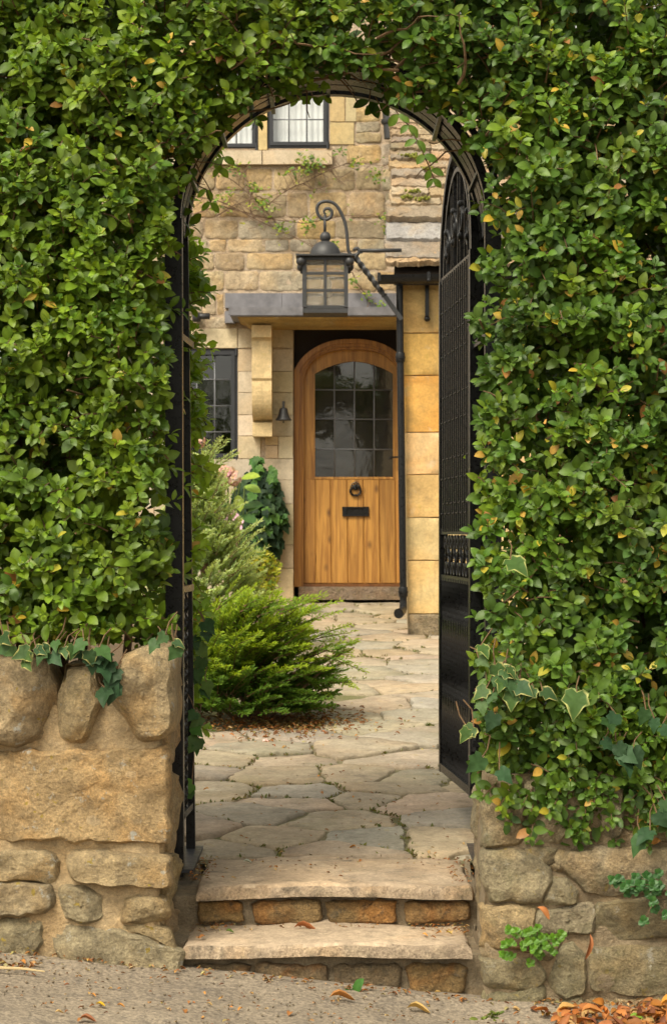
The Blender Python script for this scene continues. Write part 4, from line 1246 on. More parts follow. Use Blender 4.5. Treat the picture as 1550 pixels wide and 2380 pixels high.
def sprig(root, d, L, n, size, col, yel=.02, stem=True, lb=None, rad=.0022):
    lb = lb or leaves
    d = d.normalized(); a = d.orthogonal().normalized(); b = d.cross(a)
    ph = R.uniform(0, 6.28); tip = root + d*L + Vector((0,0,-.10*L)) + rv(.01)
    mid = root.lerp(tip,.5)+Vector((0,0,.06*L))
    for k in range(n):
        t = (k+.6)/n
        p = root.lerp(mid, t*2) if t < .5 else mid.lerp(tip, t*2-1)
        ang = ph + (k % 2)*math.pi/2 + R.uniform(-.3,.3)
        s = size*(1.0 if t < .75 else .78)*R.uniform(.72,1.18)*(.8 if t < .2 else 1)
        for sg in (1,-1):
            o = (a*math.cos(ang)+b*math.sin(ang))*sg
            ax = o*R.uniform(.75,1.0) + d*R.uniform(.35,.8) + Vector((0,0,R.uniform(-.25,.15)))
            nm = d*.9 + Vector((0,-.75,.70)) + rv(.30)
            r_ = R.random()
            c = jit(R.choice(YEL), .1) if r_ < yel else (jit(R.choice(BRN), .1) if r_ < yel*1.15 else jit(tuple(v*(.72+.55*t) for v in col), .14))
            lb.add(p+o*.004, ax, nm, s, s*R.uniform(.50,.64), c)
    for sg in (-1,1):
        ax = d+(a*math.cos(ph)+b*math.sin(ph))*.5*sg; lb.add(tip, ax, Vector((0,-.5,1))+rv(.4), size*R.uniform(.45,.7), size*.32, jit(tuple(v*1.3 for v in col),.12))
    if stem: twigs.tube([root, mid, tip], [rad*1.4, rad, rad*.6], 3, caps=False)
def lumps(x, z): return .085*noise.noise(Vector((x*2.6, z*2.6, 1))) + .05*noise.noise(Vector((x*7, z*7, 5)))
def in_front(x, z):
    if z > 3.55: return False
    n_ = .025*noise.noise(Vector((x*9, z*9, 2)))
    if z > 2.44:
        if math.hypot(x/.530, (z-2.44)/.565) < 1+n_*2: return False
    elif -.552+n_ < x < .490+n_: return False
    if x < 0: return z > 1.165+.05*noise.noise(Vector((x*6,0,3)))
    base = float(np.interp(x, [.47,.62,.75,.9,1.1,1.6], [.58,.49,.44,.49,.43,.41]))
    return z > base + .05*noise.noise(Vector((x*7,0,6))) and not (z < base+.10 and R.random() < .35)
def edge_gap(x, z):
    "distance to the opening"
    if z > 2.44: return (math.hypot(x/.530, (z-2.44)/.565)-1)*.5
    return (-.55-x) if x < 0 else x-.49
YF = 6.97
cnt = 0
while cnt < 5600:
    x, z = R.uniform(-1.42,1.42), R.uniform(.5,3.5)
    if not in_front(x, z): continue
    if noise.noise(Vector((x*6.5, z*6.5, 21))) + .6*noise.noise(Vector((x*14, z*14, 3))) < -.22 and R.random() < .8: continue
    dep = R.random()**1.6*.22
    g = edge_gap(x, z)
    y = YF + lumps(x, z) + dep + .09*math.exp(-g/.08)
    lean = max(0, 1-g/.12)
    inward = Vector((-x if z < 2.44 else -x, 0, 0 if z < 2.44 else -(z-2.44))).normalized()
    d = Vector((R.gauss(0,.45), -1.0, R.gauss(.30,.38))) + inward*lean*.2
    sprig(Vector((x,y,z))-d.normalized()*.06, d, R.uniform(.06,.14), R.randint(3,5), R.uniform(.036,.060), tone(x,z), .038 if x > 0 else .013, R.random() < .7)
    cnt += 1
for _ in range(62):
    x = R.uniform(.50,1.35); z = .76-.20*R.random()**1.6; y = YF-.02+lumps(x, z)*.6
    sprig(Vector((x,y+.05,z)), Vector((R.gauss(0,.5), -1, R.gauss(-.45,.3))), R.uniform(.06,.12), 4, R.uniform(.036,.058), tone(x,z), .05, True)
n_outer = len(leaves.L)
# the sides of the passage and the depth of the hedge behind its face
cnt = 0
while cnt < 4300:
    x, z, y = R.uniform(-1.35,1.35), R.uniform(.6,3.5), R.uniform(7.15,8.0)
    if not in_front(x, z): continue
    if abs(x) < .64 and z < 2.57: 
        continue
    if z >= 2.57 and math.hypot(x, z-2.57) < .62: continue
    d = Vector((R.gauss(0,.7), R.uniform(-1,.6), R.gauss(.2,.5)))
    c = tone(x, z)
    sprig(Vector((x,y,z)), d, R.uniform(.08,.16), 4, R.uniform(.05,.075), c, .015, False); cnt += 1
# growth that closes in behind the iron frame, on the garden side
def back_growth(n, side, z0, z1, y0, y1, xin):
    for _ in range(n):
        z = R.uniform(z0, z1); y = R.uniform(y0, y1)
        if z < 2.57: x = side*R.uniform(.54,.68)
        else:
            a = R.uniform(.1, .8); rr = R.uniform(.60,.72); x = side*rr*math.cos(a); z = 2.57+rr*math.sin(a)
        d = Vector((-side*R.uniform(.1,xin), R.uniform(-.5,.4), R.gauss(.1,.4)))
        sprig(Vector((x,y,z)), d, R.uniform(.05,.10), 4, R.uniform(.042,.062), jit((.19,.30,.022),.2), .03, True)  # leaf green brightened to carry light shining through from behind
back_growth(190, -1, .75, 2.75, 8.16, 8.5, .45)
back_growth(70, -1, 1.9, 2.62, 8.16, 8.4, .9)
back_growth(40, 1, .9, 2.6, 8.3, 8.8, .1)
# hand placed sprays hanging under the hoop and against the slates
def spray(pts, Y, sizes, col, lens=(.06,.08)):
    P = [at(a, b, Y) for a, b in pts]; twigs.tube(P, .0022, 4)
    for k in range(1, len(P)):
        for s in (-1,1):
            ax = Vector((s*R.uniform(.3,.9), R.uniform(-.3,.3), R.uniform(-1,-.2)))
            l = R.uniform(*lens); leaves.add(P[k], ax, Vector((R.uniform(-.4,.4),-1,.4)), l, l*.58, jit(col,.15))
VG = (.17,.28,.03)
spray([(700,200),(697,225)], 8.05, 1, VG, (.045,.055)); spray([(722,200),(726,224)], 8.05, 1, (.12,.20,.02), (.045,.055)); spray([(750,205),(752,222)], 8.05, 1, VG, (.04,.05))
spray([(862,200),(858,235)], 7.95, 1, (.06,.13,.02)); spray([(872,225),(880,240)], 7.95, 1, (.07,.15,.02)); spray([(600,262),(592,280)], 8.15, 1, VG, (.04,.05))
spray([(905,235),(925,265),(948,290),(968,325),(985,360),(1000,395),(1008,415)], 8.35, 1, (.17,.30,.05), (.045,.065))
spray([(470,395),(500,375),(520,365)], 8.2, 1, VG, (.045,.055)); spray([(455,430),(480,440),(490,470)], 8.2, 1, VG, (.045,.055)); spray([(520,365),(512,390)], 8.2, 1, VG, (.045,.055))
# bare twigs: a web of old wood behind the leaves
def twig_walk(p, d, n, step, r):
    P = [p]
    for _ in range(n):
        d = (d+rv(.45)).normalized(); P.append(P[-1]+d*step)
    twigs.tube(P, [r*(1-.7*k/n) for k in range(n+1)], 4, caps=False)
for _ in range(420):
    x, z = R.uniform(-1.3,1.3), R.uniform(.65,3.45)
    if not in_front(x, z) or edge_gap(x, z) < .06: continue
    twig_walk(Vector((x, YF+R.uniform(.12,.4), z)), Vector((R.uniform(-1,1), R.uniform(-.8,.2), R.uniform(-.2,1))), R.randint(4,8), .035, R.uniform(.002,.006))
for _ in range(70):                                     # twigs laid along the top of the arch
    a = R.uniform(.5, 2.6); r_ = R.uniform(.56,.66); x, z = r_*math.cos(a), 2.47+r_*math.sin(a)
    twig_walk(Vector((x, R.uniform(6.98,7.5), z)), Vector((-math.sin(a)*R.choice((-1,1)), R.uniform(-.3,.3), math.cos(a)*.5+.2)), 7, .035, R.uniform(.003,.006))
for _ in range(46):                                     # clipped shoot ends poking out
    x, z = R.uniform(-1.1,1.1), R.uniform(.7,3.2)
    if not in_front(x, z): continue
    y = YF+lumps(x, z); twigs.tube([(x,y+.10,z),(x+R.uniform(-.04,.04),y-.03,z+R.uniform(-.01,.05))], .0032, 5)
for k in range(9):                                      # stems of the hedge plants
    for sx in (-1,1):
        x = sx*R.uniform(.70,1.3); y = R.uniform(7.3,7.6); z = .75 if sx > 0 else 1.0; P = []
        for j in range(14): P.append(Vector((x, y, z))); z += .16; x = sx*max(.68, abs(x)+R.uniform(-.05,.06)); y += R.uniform(-.04,.04)
        twigs.tube(P, [.016*(1-.05*j) for j in range(14)], 5)
# the hedge carries on along both garden walls
for sx in (-1, 1):
    for _ in range(650):
        x, z, y = sx*R.uniform(1.4,4.2), R.uniform(.7,3.5), R.choice((7.0,8.0))+R.uniform(-.08,.08)
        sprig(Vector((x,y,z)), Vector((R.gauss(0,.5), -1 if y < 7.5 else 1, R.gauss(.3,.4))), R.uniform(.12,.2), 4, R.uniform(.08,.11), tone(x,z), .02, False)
# nearest 300 leaves become objects of their own
def score(q):
    p = q[0]; px = CX+p[0]*FPX/p[1]; py = CY-(p[2]-EYE)*FPX/p[1]
    if not (10 < px < 1540 and 10 < py < 2370): return -9
    return q[3]*8 - (p[1]-(YF+lumps(p[0],p[2])))*6
idx = sorted(range(n_outer), key=lambda i: -score(leaves.L[i]))
sel = set(idx[:300])
def cid(c, lv=9): return tuple(round(x*lv/ (1 if x > .2 else .6))/lv for x in c)
pal = {}
for i in sel:
    q = leaves.L[i]; key = (round(q[5][0]*28), round(q[5][1]*22))
    leaves.single(q, 'leaf', M['leaf'], hedge, key)
leaves.build('foliage', M['leaf'], hedge, L=[q for i, q in enumerate(leaves.L) if i not in sel])
twigs.build('twigs', M['twig'], hedge, kind='stuff')
print('hedge leaves', len(leaves.L))

# ---------------------------------------------------------------- ivy
CREAM = (.50,.46,.17); IG = (.055,.110,.032); DG = (.022,.058,.018)
def ivy_thing(name, label, pts, Y, plain_=.0, size=(.055,.085), group=None, drop=-.8, cols=None):
    P = [at(a, b, Y) for a, b in pts]
    th = thing(name, label, 'ivy', P[0], group)
    lb = LB(T_IVY); m = MB()
    for p in P:
        q = p+Vector((R.uniform(-.05,.05), .07, R.uniform(.02,.09))); m.tube([q, q.lerp(p,.5)+rv(.012), p], .0022, 4)
        ax = Vector((R.uniform(-.9,.9), R.uniform(-.7,0), drop+R.uniform(-.3,.6))); nm = Vector((R.uniform(-.8,.8), -1, R.uniform(0,1.1)))
        l = R.uniform(*size); g = jit(R.choice(cols or [IG, (.065,.12,.04), (.04,.08,.03)]), .15)
        pl = R.random() < max(plain_, .45)
        c2 = tuple(x*1.1 for x in g) if pl else jit(CREAM, .12)
        lb.single((tuple(p), tuple(ax), tuple(nm), l, l*R.uniform(.85,1.05), g, c2), 'leaf', M['gloss_leaf'], th, ('iv', round(g[1]*60), pl, R.randint(0,3)))
    m.build('stems', M['twig'], th, kind='stuff')
    return th
ivy_thing('ivy', 'cream edged ivy trailing over the boulder coping of the left wall',
  [(8,1475),(22,1500),(40,1512),(62,1520),(85,1505),(105,1512),(130,1490),(150,1505),(172,1500),(196,1490),(208,1512),(232,1505),(98,1500),(365,1488),(385,1475),(405,1490),(415,1505),(120,1520),(70,1512),(60,1532)], 6.88, .3, (.042,.066))
ivy_thing('ivy', 'dark plain green ivy sprig hanging between two coping boulders',
  [(225,1535),(240,1545),(262,1538),(272,1555),(255,1575),(268,1590),(246,1600),(235,1525),(215,1520),(185,1505),(255,1520)], 6.90, 1, (.05,.075), cols=[DG, (.03,.065,.03)])
ivy_thing('ivy', 'cream edged ivy patch on the near corner of the hedge right of the gate',
  [(1117,1500),(1112,1530),(1150,1545),(1165,1555),(1182,1550),(1130,1600),(1145,1610),(1120,1630),(1168,1580),(1200,1590),(1215,1600),(1185,1575),(1100,1690),(1088,1695),(1190,1610),(1240,1600),(1260,1605),(1155,1570)], 6.88, .25, (.045,.07))
ivy_thing('ivy', 'single large pale ivy leaf standing out of the right hedge face', [(1185,1300)], 6.83, 0, (.075,.085))
ivy_thing('ivy', 'large cream rimmed ivy leaf pointing down beside yellow privet leaves', [(1340,1608)], 6.83, 0, (.085,.095))
ivy_thing('ivy', 'dark green ivy leaves low in the hedge over the right wall',
  [(1150,1660),(1430,1660),(1410,1670),(1432,1730),(1520,1670),(1535,1690),(1500,1650),(1470,1740),(1440,1745),(1525,1890),(1545,1860),(1160,1790),(1120,1760),(1510,1930),(1490,1945),(1450,1770),(1400,1720)], 6.87, 1, (.05,.08), cols=[(.035,.08,.03),(.045,.10,.035),(.028,.068,.02)])
ivy_thing('ivy', 'small ivy spray growing round the foot of the iron post', [(455,1655),(468,1668),(450,1690),(462,1715),(455,1725),(447,1822),(443,1832)], 8.0, 1, (.05,.075), cols=[(.07,.16,.03),(.05,.12,.03)])
ivy_thing('ivy', 'loose ivy leaves beside the post above the wall corner', [(450,1480),(462,1500),(478,1470),(470,1530),(460,1555),(480,1585),(472,1600),(452,1570),(475,1445)], 8.15, 1, (.045,.07), cols=[(.05,.11,.03),(.09,.15,.04),(.035,.08,.03)])
big = thing('ivy', 'dark ivy clump climbing the house wall beside the door', 'ivy', at(605,1390,17.9))
lb = LB(T_IVY); m = MB()
for _ in range(640):
    a = R.uniform(0,6.28); r_ = math.sqrt(R.random()); x = 600+58*r_*math.cos(a); y = 1205+118*r_*math.sin(a)
    if y > 1260: x -= (y-1260)*.10
    if y < 1130: x += 0
    t = R.random()
    if t < .10: x, y = R.uniform(590,607), R.uniform(1062,1130)
    elif t < .16: q = R.random(); x, y = 622+14*q+R.uniform(-6,6), 1160-75*q
    elif t < .20: q = R.random(); x, y = 640+24*q, 1215-30*q*R.random()
    Y = 17.93 - R.random()*.30*(1-r_*.8)
    l = R.uniform(.05,.10)*(1 if t > .2 else .75)
    c = jit(R.choice([(.020,.045,.018),(.030,.062,.022),(.015,.035,.014)]) if t > .2 else (.06,.14,.03), .2)
    lb.add(at(x,y,Y), Vector((R.uniform(-.8,.8),-.3,-.8+R.uniform(-.3,.5))), Vector((R.uniform(-.4,.4),-1,.5)), l, l*.95, c, tuple(v*1.5 for v in c))
near_ = sorted(range(len(lb.L)), key=lambda i: lb.L[i][0][1]-lb.L[i][3])[:60]
for i in near_: lb.single(lb.L[i], 'leaf', M['gloss_leaf'], big, ('ivd', i % 6))
lb.build('foliage', M['gloss_leaf'], big, L=[q for i, q in enumerate(lb.L) if i not in set(near_)])
for k in range(9):
    p = at(R.uniform(575,625),1385,17.95); m.tube([p, p+Vector((R.uniform(-.1,.1),-.03,.45)), p+Vector((R.uniform(-.2,.2),-.02,.9))], .006, 5)
m.build('stems', M['grey_stem'], big, kind='stuff')

# ---------------------------------------------------------------- conifers
def conifer_spray(lb, st, root, d, L, nl, w, c0, c1, droop=.15, side=.5):
    d = d.normalized(); up = Vector((0,0,1)); s = d.cross(up)
    if s.length < .1: s = Vector((1,0,0))
    s = (s.normalized()+rv(.35)).normalized(); 
    n = 15
    prev = root
    P = []
    for k in range(n+1):
        t = k/n; P.append(root+d*L*t+up*(-droop*L*t*t))
    st.tube([P[0],P[n//2],P[n]], [.004,.0025,.001], 3, caps=False)
    for k in range(1, n+1):
        t = k/n; c = tuple(c0[i]+(c1[i]-c0[i])*t for i in range(3))
        for sg in (1,-1):
            reach = side*L*(1-t)**.7*R.uniform(.6,1.1)+.02
            tw = (s*sg*R.uniform(.6,1)+d*.9+up*R.uniform(-.15,.25)+rv(.2)).normalized()
            m_ = max(1, int(reach/(nl*.62)))
            for j in range(m_):
                p = P[k]+tw*(reach*j/m_)
                f = 1+.25*j/m_
                lb.add(p, tw+rv(.45), Vector((-.2,-.8,1))+rv(.5), nl*R.uniform(.8,1.25), w*R.uniform(.8,1.2), jit((c[0]*f,c[1]*f,c[2]), .12))
        lb.add(P[k], d+rv(.5), up+rv(.6), nl, w, jit(c, .1))
jun = thing('juniper_bush', 'low spreading juniper with feathery yellow green tips beside the paved path', 'bush', (-.47, 11.4, path_z(11.4)-.03))
lb = LB(T_SIMPLE); st = MB(); jb = Vector((-.50, 11.45, path_z(11.4)))
cnt = 0
while cnt < 620:
    a = R.uniform(0, 6.28); el = R.uniform(-.05, 1.35)
    dirv = Vector((math.cos(a)*math.cos(el), math.sin(a)*math.cos(el), math.sin(el)))
    rx = .56 if dirv.x > 0 else .52
    e = Vector((dirv.x*rx, dirv.y*.50, dirv.z*.60+.10))
    f = R.uniform(.35, 1.0)
    p = jb+e*f*.82
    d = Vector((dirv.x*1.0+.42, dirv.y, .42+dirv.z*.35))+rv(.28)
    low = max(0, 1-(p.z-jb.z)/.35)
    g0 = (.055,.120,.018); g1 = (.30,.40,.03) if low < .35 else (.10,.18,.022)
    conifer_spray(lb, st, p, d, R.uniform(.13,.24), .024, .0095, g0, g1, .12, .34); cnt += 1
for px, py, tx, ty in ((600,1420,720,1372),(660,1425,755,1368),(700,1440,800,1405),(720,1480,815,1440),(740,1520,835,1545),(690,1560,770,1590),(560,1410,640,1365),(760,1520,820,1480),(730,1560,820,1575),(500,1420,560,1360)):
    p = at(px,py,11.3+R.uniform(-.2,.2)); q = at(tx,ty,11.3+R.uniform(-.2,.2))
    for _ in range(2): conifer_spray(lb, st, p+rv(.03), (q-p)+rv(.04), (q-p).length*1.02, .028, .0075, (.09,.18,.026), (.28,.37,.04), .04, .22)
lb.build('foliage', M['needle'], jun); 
for k in range(14):
    p = jb+Vector((R.uniform(-.12,.12), R.uniform(-.1,.1), -.05)); st.tube([p, p+Vector((R.uniform(-.25,.3),R.uniform(-.2,.2),.22)), p+Vector((R.uniform(-.45,.5),R.uniform(-.3,.3),.42))], [.012,.008,.004], 6)
st.build('branches', M['twig'], jun, kind='stuff')
cyp = thing('cypress_shrub', 'tall pale feathery cypress shrub rising behind the juniper', 'shrub', (-.72, 14.2, path_z(14.2)-.05))
lb = LB(T_SIMPLE); st = MB(); cb = Vector((-.86, 14.2, path_z(14.2)))
for k in range(760):
    h = R.random()**.85; a = R.uniform(0,6.28); r_ = (.40*(1-h)**.8+.03)*R.uniform(.35,1)
    p = cb+Vector((math.cos(a)*r_-.10*max(0,h-.35), math.sin(a)*r_*.9, .05+h*1.16))
    d = Vector((math.cos(a)*.7+.28, math.sin(a)*.7, .95+.5*h))+rv(.25)
    b0 = (.25,.34,.15); b1 = (.47,.56,.28)
    conifer_spray(lb, st, p, d, R.uniform(.10,.19), .022, .0095, b0, b1, .10, .42)
for px, py, tx, ty in ((480,1090,545,1033),(470,1070,520,1012),(530,1290,612,1215),(530,1330,620,1250),(520,1350,622,1290),(490,1150,535,1090),(500,1200,560,1150),(540,1260,600,1200),(470,1100,500,1030)):
    p = at(px,py,14.0); q = at(px+(tx-px)*.9,ty,13.9)
    for _ in range(2): conifer_spray(lb, st, p+rv(.03), (q-p)+rv(.05), (q-p).length, .026, .0065, (.22,.31,.13), (.46,.55,.26), .05, .26)
lb.build('foliage', M['needle'], cyp)
st.tube([cb+Vector((0,0,-.05)), cb+Vector((.02,0,.6)), cb+Vector((.05,0,1.1))], [.035,.022,.008], 7)
st.build('branches', M['twig'], cyp, kind='stuff')

# ---------------------------------------------------------------- smaller plants by the house
gold = thing('golden_shrub', 'little golden leaved shrub at the foot of the door jamb', 'shrub', at(608,1395,17.3))
lb = LB(T_FLAT); m = MB()
for _ in range(130):
    a = R.uniform(0,6.28); r_ = math.sqrt(R.random()); p = at(608+38*r_*math.cos(a), 1338+52*r_*math.sin(a), 17.3+R.uniform(-.15,.15))
    for k in range(4):
        l = R.uniform(.03,.055); lb.add(p+rv(.03), Vector((R.uniform(-1,1),-.4,R.uniform(-.3,1))), Vector((0,-.7,.7))+rv(.4), l, l*.5, jit(R.choice([(.26,.28,.02),(.16,.22,.02),(.36,.34,.03),(.12,.18,.02)]),.15))
for k in range(7):
    p = at(608,1395,17.3); m.tube([p, p+Vector((R.uniform(-.12,.12),R.uniform(-.1,.1),.30))], .004, 5)
lb.build('foliage', M['leaf'], gold); m.build('stems', M['grey_stem'], gold, kind='stuff')
hyd = thing('hydrangea', 'hydrangea with faded pink heads and lime green leaves under the window', 'plant', at(540,1395,15.6))
lb = LB(T_FLAT); m = MB(); base = at(540,1380,15.6)
for px, py, dx, dz, l, c in ((545,1125,-.9,-.1,.17,(.20,.33,.04)),(560,1112,.9,.1,.15,(.28,.38,.05)),(530,1135,-1,-.2,.19,(.17,.30,.04)),(552,1150,.2,-1,.13,(.30,.40,.05)),(568,1130,.8,-.3,.14,(.22,.34,.05)),(520,1160,-.6,-.6,.16,(.15,.28,.04)),(500,1090,-.8,.1,.14,(.22,.33,.05)),(545,1185,-.7,.2,.15,(.05,.12,.03)),(560,1180,.9,.1,.18,(.045,.11,.03)),(530,1195,.5,-.6,.15,(.05,.13,.03)),(555,1200,.9,-.3,.16,(.05,.12,.03)),(575,1190,.7,.3,.13,(.06,.13,.03)),(485,1110,-.5,-.6,.16,(.2,.3,.05)),(470,1060,.5,-.5,.14,(.22,.33,.05)),(450,1050,-.5,-.6,.14,(.25,.35,.05)),(530,1110,-.3,.6,.12,(.24,.36,.05))):
    p = at(px,py,15.5+R.uniform(-.1,.1)); q = (tuple(p), (dx,-.35,dz), (R.uniform(-.2,.2),-.6,.8), l, l*.6, c, c)
    lb.single(q, 'leaf', M['leaf'], hyd, ('hy', round(c[0]*40), round(c[1]*40)))
    m.tube([base+rv(.08), base.lerp(p,.6)+rv(.05), p], .005, 5)
m.build('stems', plain('green stem', (.14,.2,.05), .7), hyd, kind='stuff')
for px, py, s in ((505,1108,.9),(528,1100,1),(545,1112,.9),(448,1020,1),(462,1026,.8),(515,1118,.7)):
    fl = LB(T_FLAT); c = at(px,py,15.35)
    for k in range(22):
        o = rv(1).normalized()*.055*s; o.y = -abs(o.y)
        b0 = R.uniform(0,6.28); nrm = o.normalized(); t1 = nrm.orthogonal().normalized(); t2 = nrm.cross(t1)
        for j in range(4):
            a = b0+j*math.pi/2; fl.add(c+o, t1*math.cos(a)+t2*math.sin(a)+nrm*.2, nrm, .026*s, .026*s, jit(R.choice([(.55,.33,.26),(.60,.42,.32),(.45,.30,.16),(.58,.30,.30)]),.12))
    fl.build('flower_head', M['dead_leaf'], hyd, kind=None)
for nm, (px, py), lab in (('a',(536,1202),'pink anemone flower just above another beside the dark ivy'),('b',(548,1216),'lower pink anemone flower with an orange centre in front of the cypress')):
    t = thing('anemone', lab, 'flower', at(px,py,14.9)); c = at(px,py,14.9)
    for j in range(6):
        a = j*math.pi/3+.3; pl = LB(T_FLAT)
        pl.add(c+Vector((math.cos(a)*.012,0,math.sin(a)*.012)), Vector((math.cos(a),-.25,math.sin(a))), Vector((0,-1,.15)), .05, .042, jit((.72,.45,.56),.06))
        pl.build('petal', M['dead_leaf'], t, kind=None)
    m = MB(); m.ball(c+Vector((0,-.008,0)), .013, 8); m.build('flower_centre', plain('anemone centre', (.7,.35,.04), .8), t)
    m = MB(); m.tube([c+Vector((0,.004,0)), c+Vector((.02,.08,-.4)), c+Vector((0,.1,-.75))], .004, 5); m.build('stem', M['grey_stem'], t)

# climbing rose trained over the house wall
rose = thing('climbing_rose', 'wispy climbing rose with bare stems trained across the house wall', 'climber', at(520,560,17.9))
m = MB(); lb = LB(T_FLAT)
ST = [[(480,560),(540,510),(590,480),(640,462),(700,430),(760,400),(830,375),(900,372),(1000,385)],[(150,520),(240,532),(300,556),(350,580),(410,612),(470,642),(540,676),(600,702),(650,728),(690,752)],[(180,360),(250,402),(330,452),(400,510),(450,560),(495,610),(525,650)],
 [(150,600),(260,560),(340,580),(420,602),(520,625),(640,640),(700,632),(760,618),(830,606),(900,604),(980,612),(1035,640)],[(250,610),(330,560),(440,520),(540,560)],[(760,400),(790,440),(830,470)],[(640,462),(690,490),(760,470)],[(560,420),(640,380),(720,392)],[(860,860),(880,910),(920,960),(940,1005)],[(420,620),(400,560),(410,500),(380,420),(330,395)]]
for s in ST:
    P = [at(*h1(*p), 17.945+R.uniform(-.02,.01)) for p in s]
    m.tube(P, [.0055*(1-.6*k/len(P)) for k in range(len(P))], 5)
    for k in range(len(P)-1):
        for _ in range(4):
            p = P[k].lerp(P[k+1], R.random()); q = p+Vector((R.uniform(-.14,.14), -R.uniform(0,.05), R.uniform(-.08,.12))); m.tube([p, p.lerp(q,.5)+rv(.02), q], .0024, 3)
            if R.random() < .3:
                for _ in range(2):
                    l = R.uniform(.022,.04); lb.add(q+rv(.02), Vector((R.uniform(-1,1),-.3,R.uniform(-.6,.6))), Vector((0,-.8,.5))+rv(.4), l, l*.55, jit(R.choice([(.16,.22,.02),(.10,.17,.02),(.24,.25,.03)]),.2))
for x, y, n, s in ((650,360,55,34),(700,385,30,30),(330,398,26,28),(420,480,22,26),(470,545,34,30),(540,660,34,22),(665,640,34,26),(960,425,30,30),(880,372,22,24),(1020,615,34,22),(862,895,14,14),(920,965,14,18),(990,1000,10,14),(780,732,12,12),(300,520,18,30),(240,560,20,30),(805,325,14,20),(600,405,12,24),(1010,660,14,14)):
    for _ in range(n):
        c = h1(x+R.gauss(0,s*.7), y+R.gauss(0,s*.55)); l = R.uniform(.022,.042)
        lb.add(at(*c, 17.9+R.uniform(-.05,.04)), Vector((R.uniform(-1,1),-.3,R.uniform(-.8,.4))), Vector((0,-.8,.5))+rv(.4), l, l*.55, jit(R.choice([(.16,.24,.02),(.10,.18,.02),(.25,.28,.03),(.07,.13,.02)]),.2))
m.build('stems', M['grey_stem'], rose, kind='stuff'); lb.build('foliage', M['leaf'], rose)

# ---------------------------------------------------------------- weeds in the wall and on the step
def leaflet_plant(name, label, c, spots, col, r, Y, size):
    t = thing(name, label, 'plant', at(*c, Y+.05)); lb = LB(T_FLAT); m = MB(); base = at(*c, Y+.05)
    for x, y in spots:
        p = at(x, y, Y-R.uniform(0,.05)); m.tube([base, base.lerp(p,.6)+Vector((0,-.03,.015)), p], .0014, 3)
        for k in range(3):
            a = R.uniform(-.5,.5)+k*2.1
            for j in (-.5,0,.5):
                l = R.uniform(*size); lb.add(p, Vector((math.cos(a+j), -.25, math.sin(a+j))), Vector((R.uniform(-.3,.3),-1,.6)), l, l*.85, jit(col,.18))
    lb.build('foliage', M['leaf'], t); m.build('stems', M['grey_stem'], t, kind='stuff'); return t
leaflet_plant('wall_weed', 'bright lime green weed with lobed leaflets rooted low in the right wall', (1240,2215), [(1236+R.gauss(0,30), 2185+R.gauss(0,20)) for _ in range(34)]+[(1180,2190),(1175,2220),(1190,2222),(1300,2178),(1290,2190),(1305,2170),(1285,2210)], (.11,.24,.02), .04, 6.95, (.012,.020))
leaflet_plant('wall_weed', 'blue green fern like weed hanging near the right end of the wall', (1530,2075), [(1500+R.gauss(0,34), 2062+R.gauss(0,16)) for _ in range(26)]+[(1432,2050),(1440,2040),(1450,2062),(1520,2110),(1515,2095),(1495,2140),(1545,2125)], (.045,.13,.03), .04, 6.93, (.014,.022))
t = thing('dock_seedling', 'small broad leaved green seedling sprouting at the foot of the bottom step', 'plant', at(822,2325,7.0)); lb = LB(T_FLAT)
for px, py, dx, dz, l in ((822,2310,.5,1,.05),(824,2300,.6,.8,.05),(818,2312,-.8,.9,.035),(828,2318,1,.25,.045),(815,2315,-.3,.9,.03)):
    c = (.06,.17,.03); q = (tuple(at(px,py,6.98)), (dx,-.3,dz), (0,-.8,.6), l, l*.62, c, c); lb.single(q, 'leaf', M['leaf'], t, 'dock')
m = MB(); m.tube([at(822,2326,6.99), at(822,2308,6.98)], .0025, 5); m.build('stem', M['twig'], t)
t = thing('weed_tuft', 'pale green tuft on the lane in front of the right wall', 'plant', at(1140,2372,6.72)); lb = LB(T_FLAT)
for _ in range(22):
    l = R.uniform(.02,.035); p = at(1138+R.gauss(0,12),2366+R.gauss(0,4),6.72); lb.add(p, Vector((R.uniform(-1,1),-.5,R.uniform(.1,.8))), Vector((0,-.5,1))+rv(.3), l, l*.5, jit((.18,.24,.05),.2))
lb.build('foliage', M['leaf'], t)

# ---------------------------------------------------------------- grass and moss in the joints of the path
lb = LB(T_SIMPLE)
for _ in range(9000):
    x, y = R.choice(JOINT); x += R.gauss(0,.008); y += R.gauss(0,.008)
    if abs(x) > .85 or noise.noise(Vector((x*2.2,y*2.2,7))) < -.02: continue
    l = R.uniform(.010,.024); lb.add((x,y,path_z(y)-.006), Vector((R.uniform(-.6,.6),R.uniform(-.6,.6),R.uniform(.1,.7))), rv(1), l, l*.45, jit(R.choice([(.15,.17,.03),(.10,.13,.03),(.20,.17,.06),(.13,.10,.05)]),.2))
lb.build('moss', M['leaf'])
o = bpy.data.objects['moss.001'] if 'moss.001' in bpy.data.objects else bpy.data.objects['moss']
o.name = 'path_moss'; o['kind'] = 'stuff'

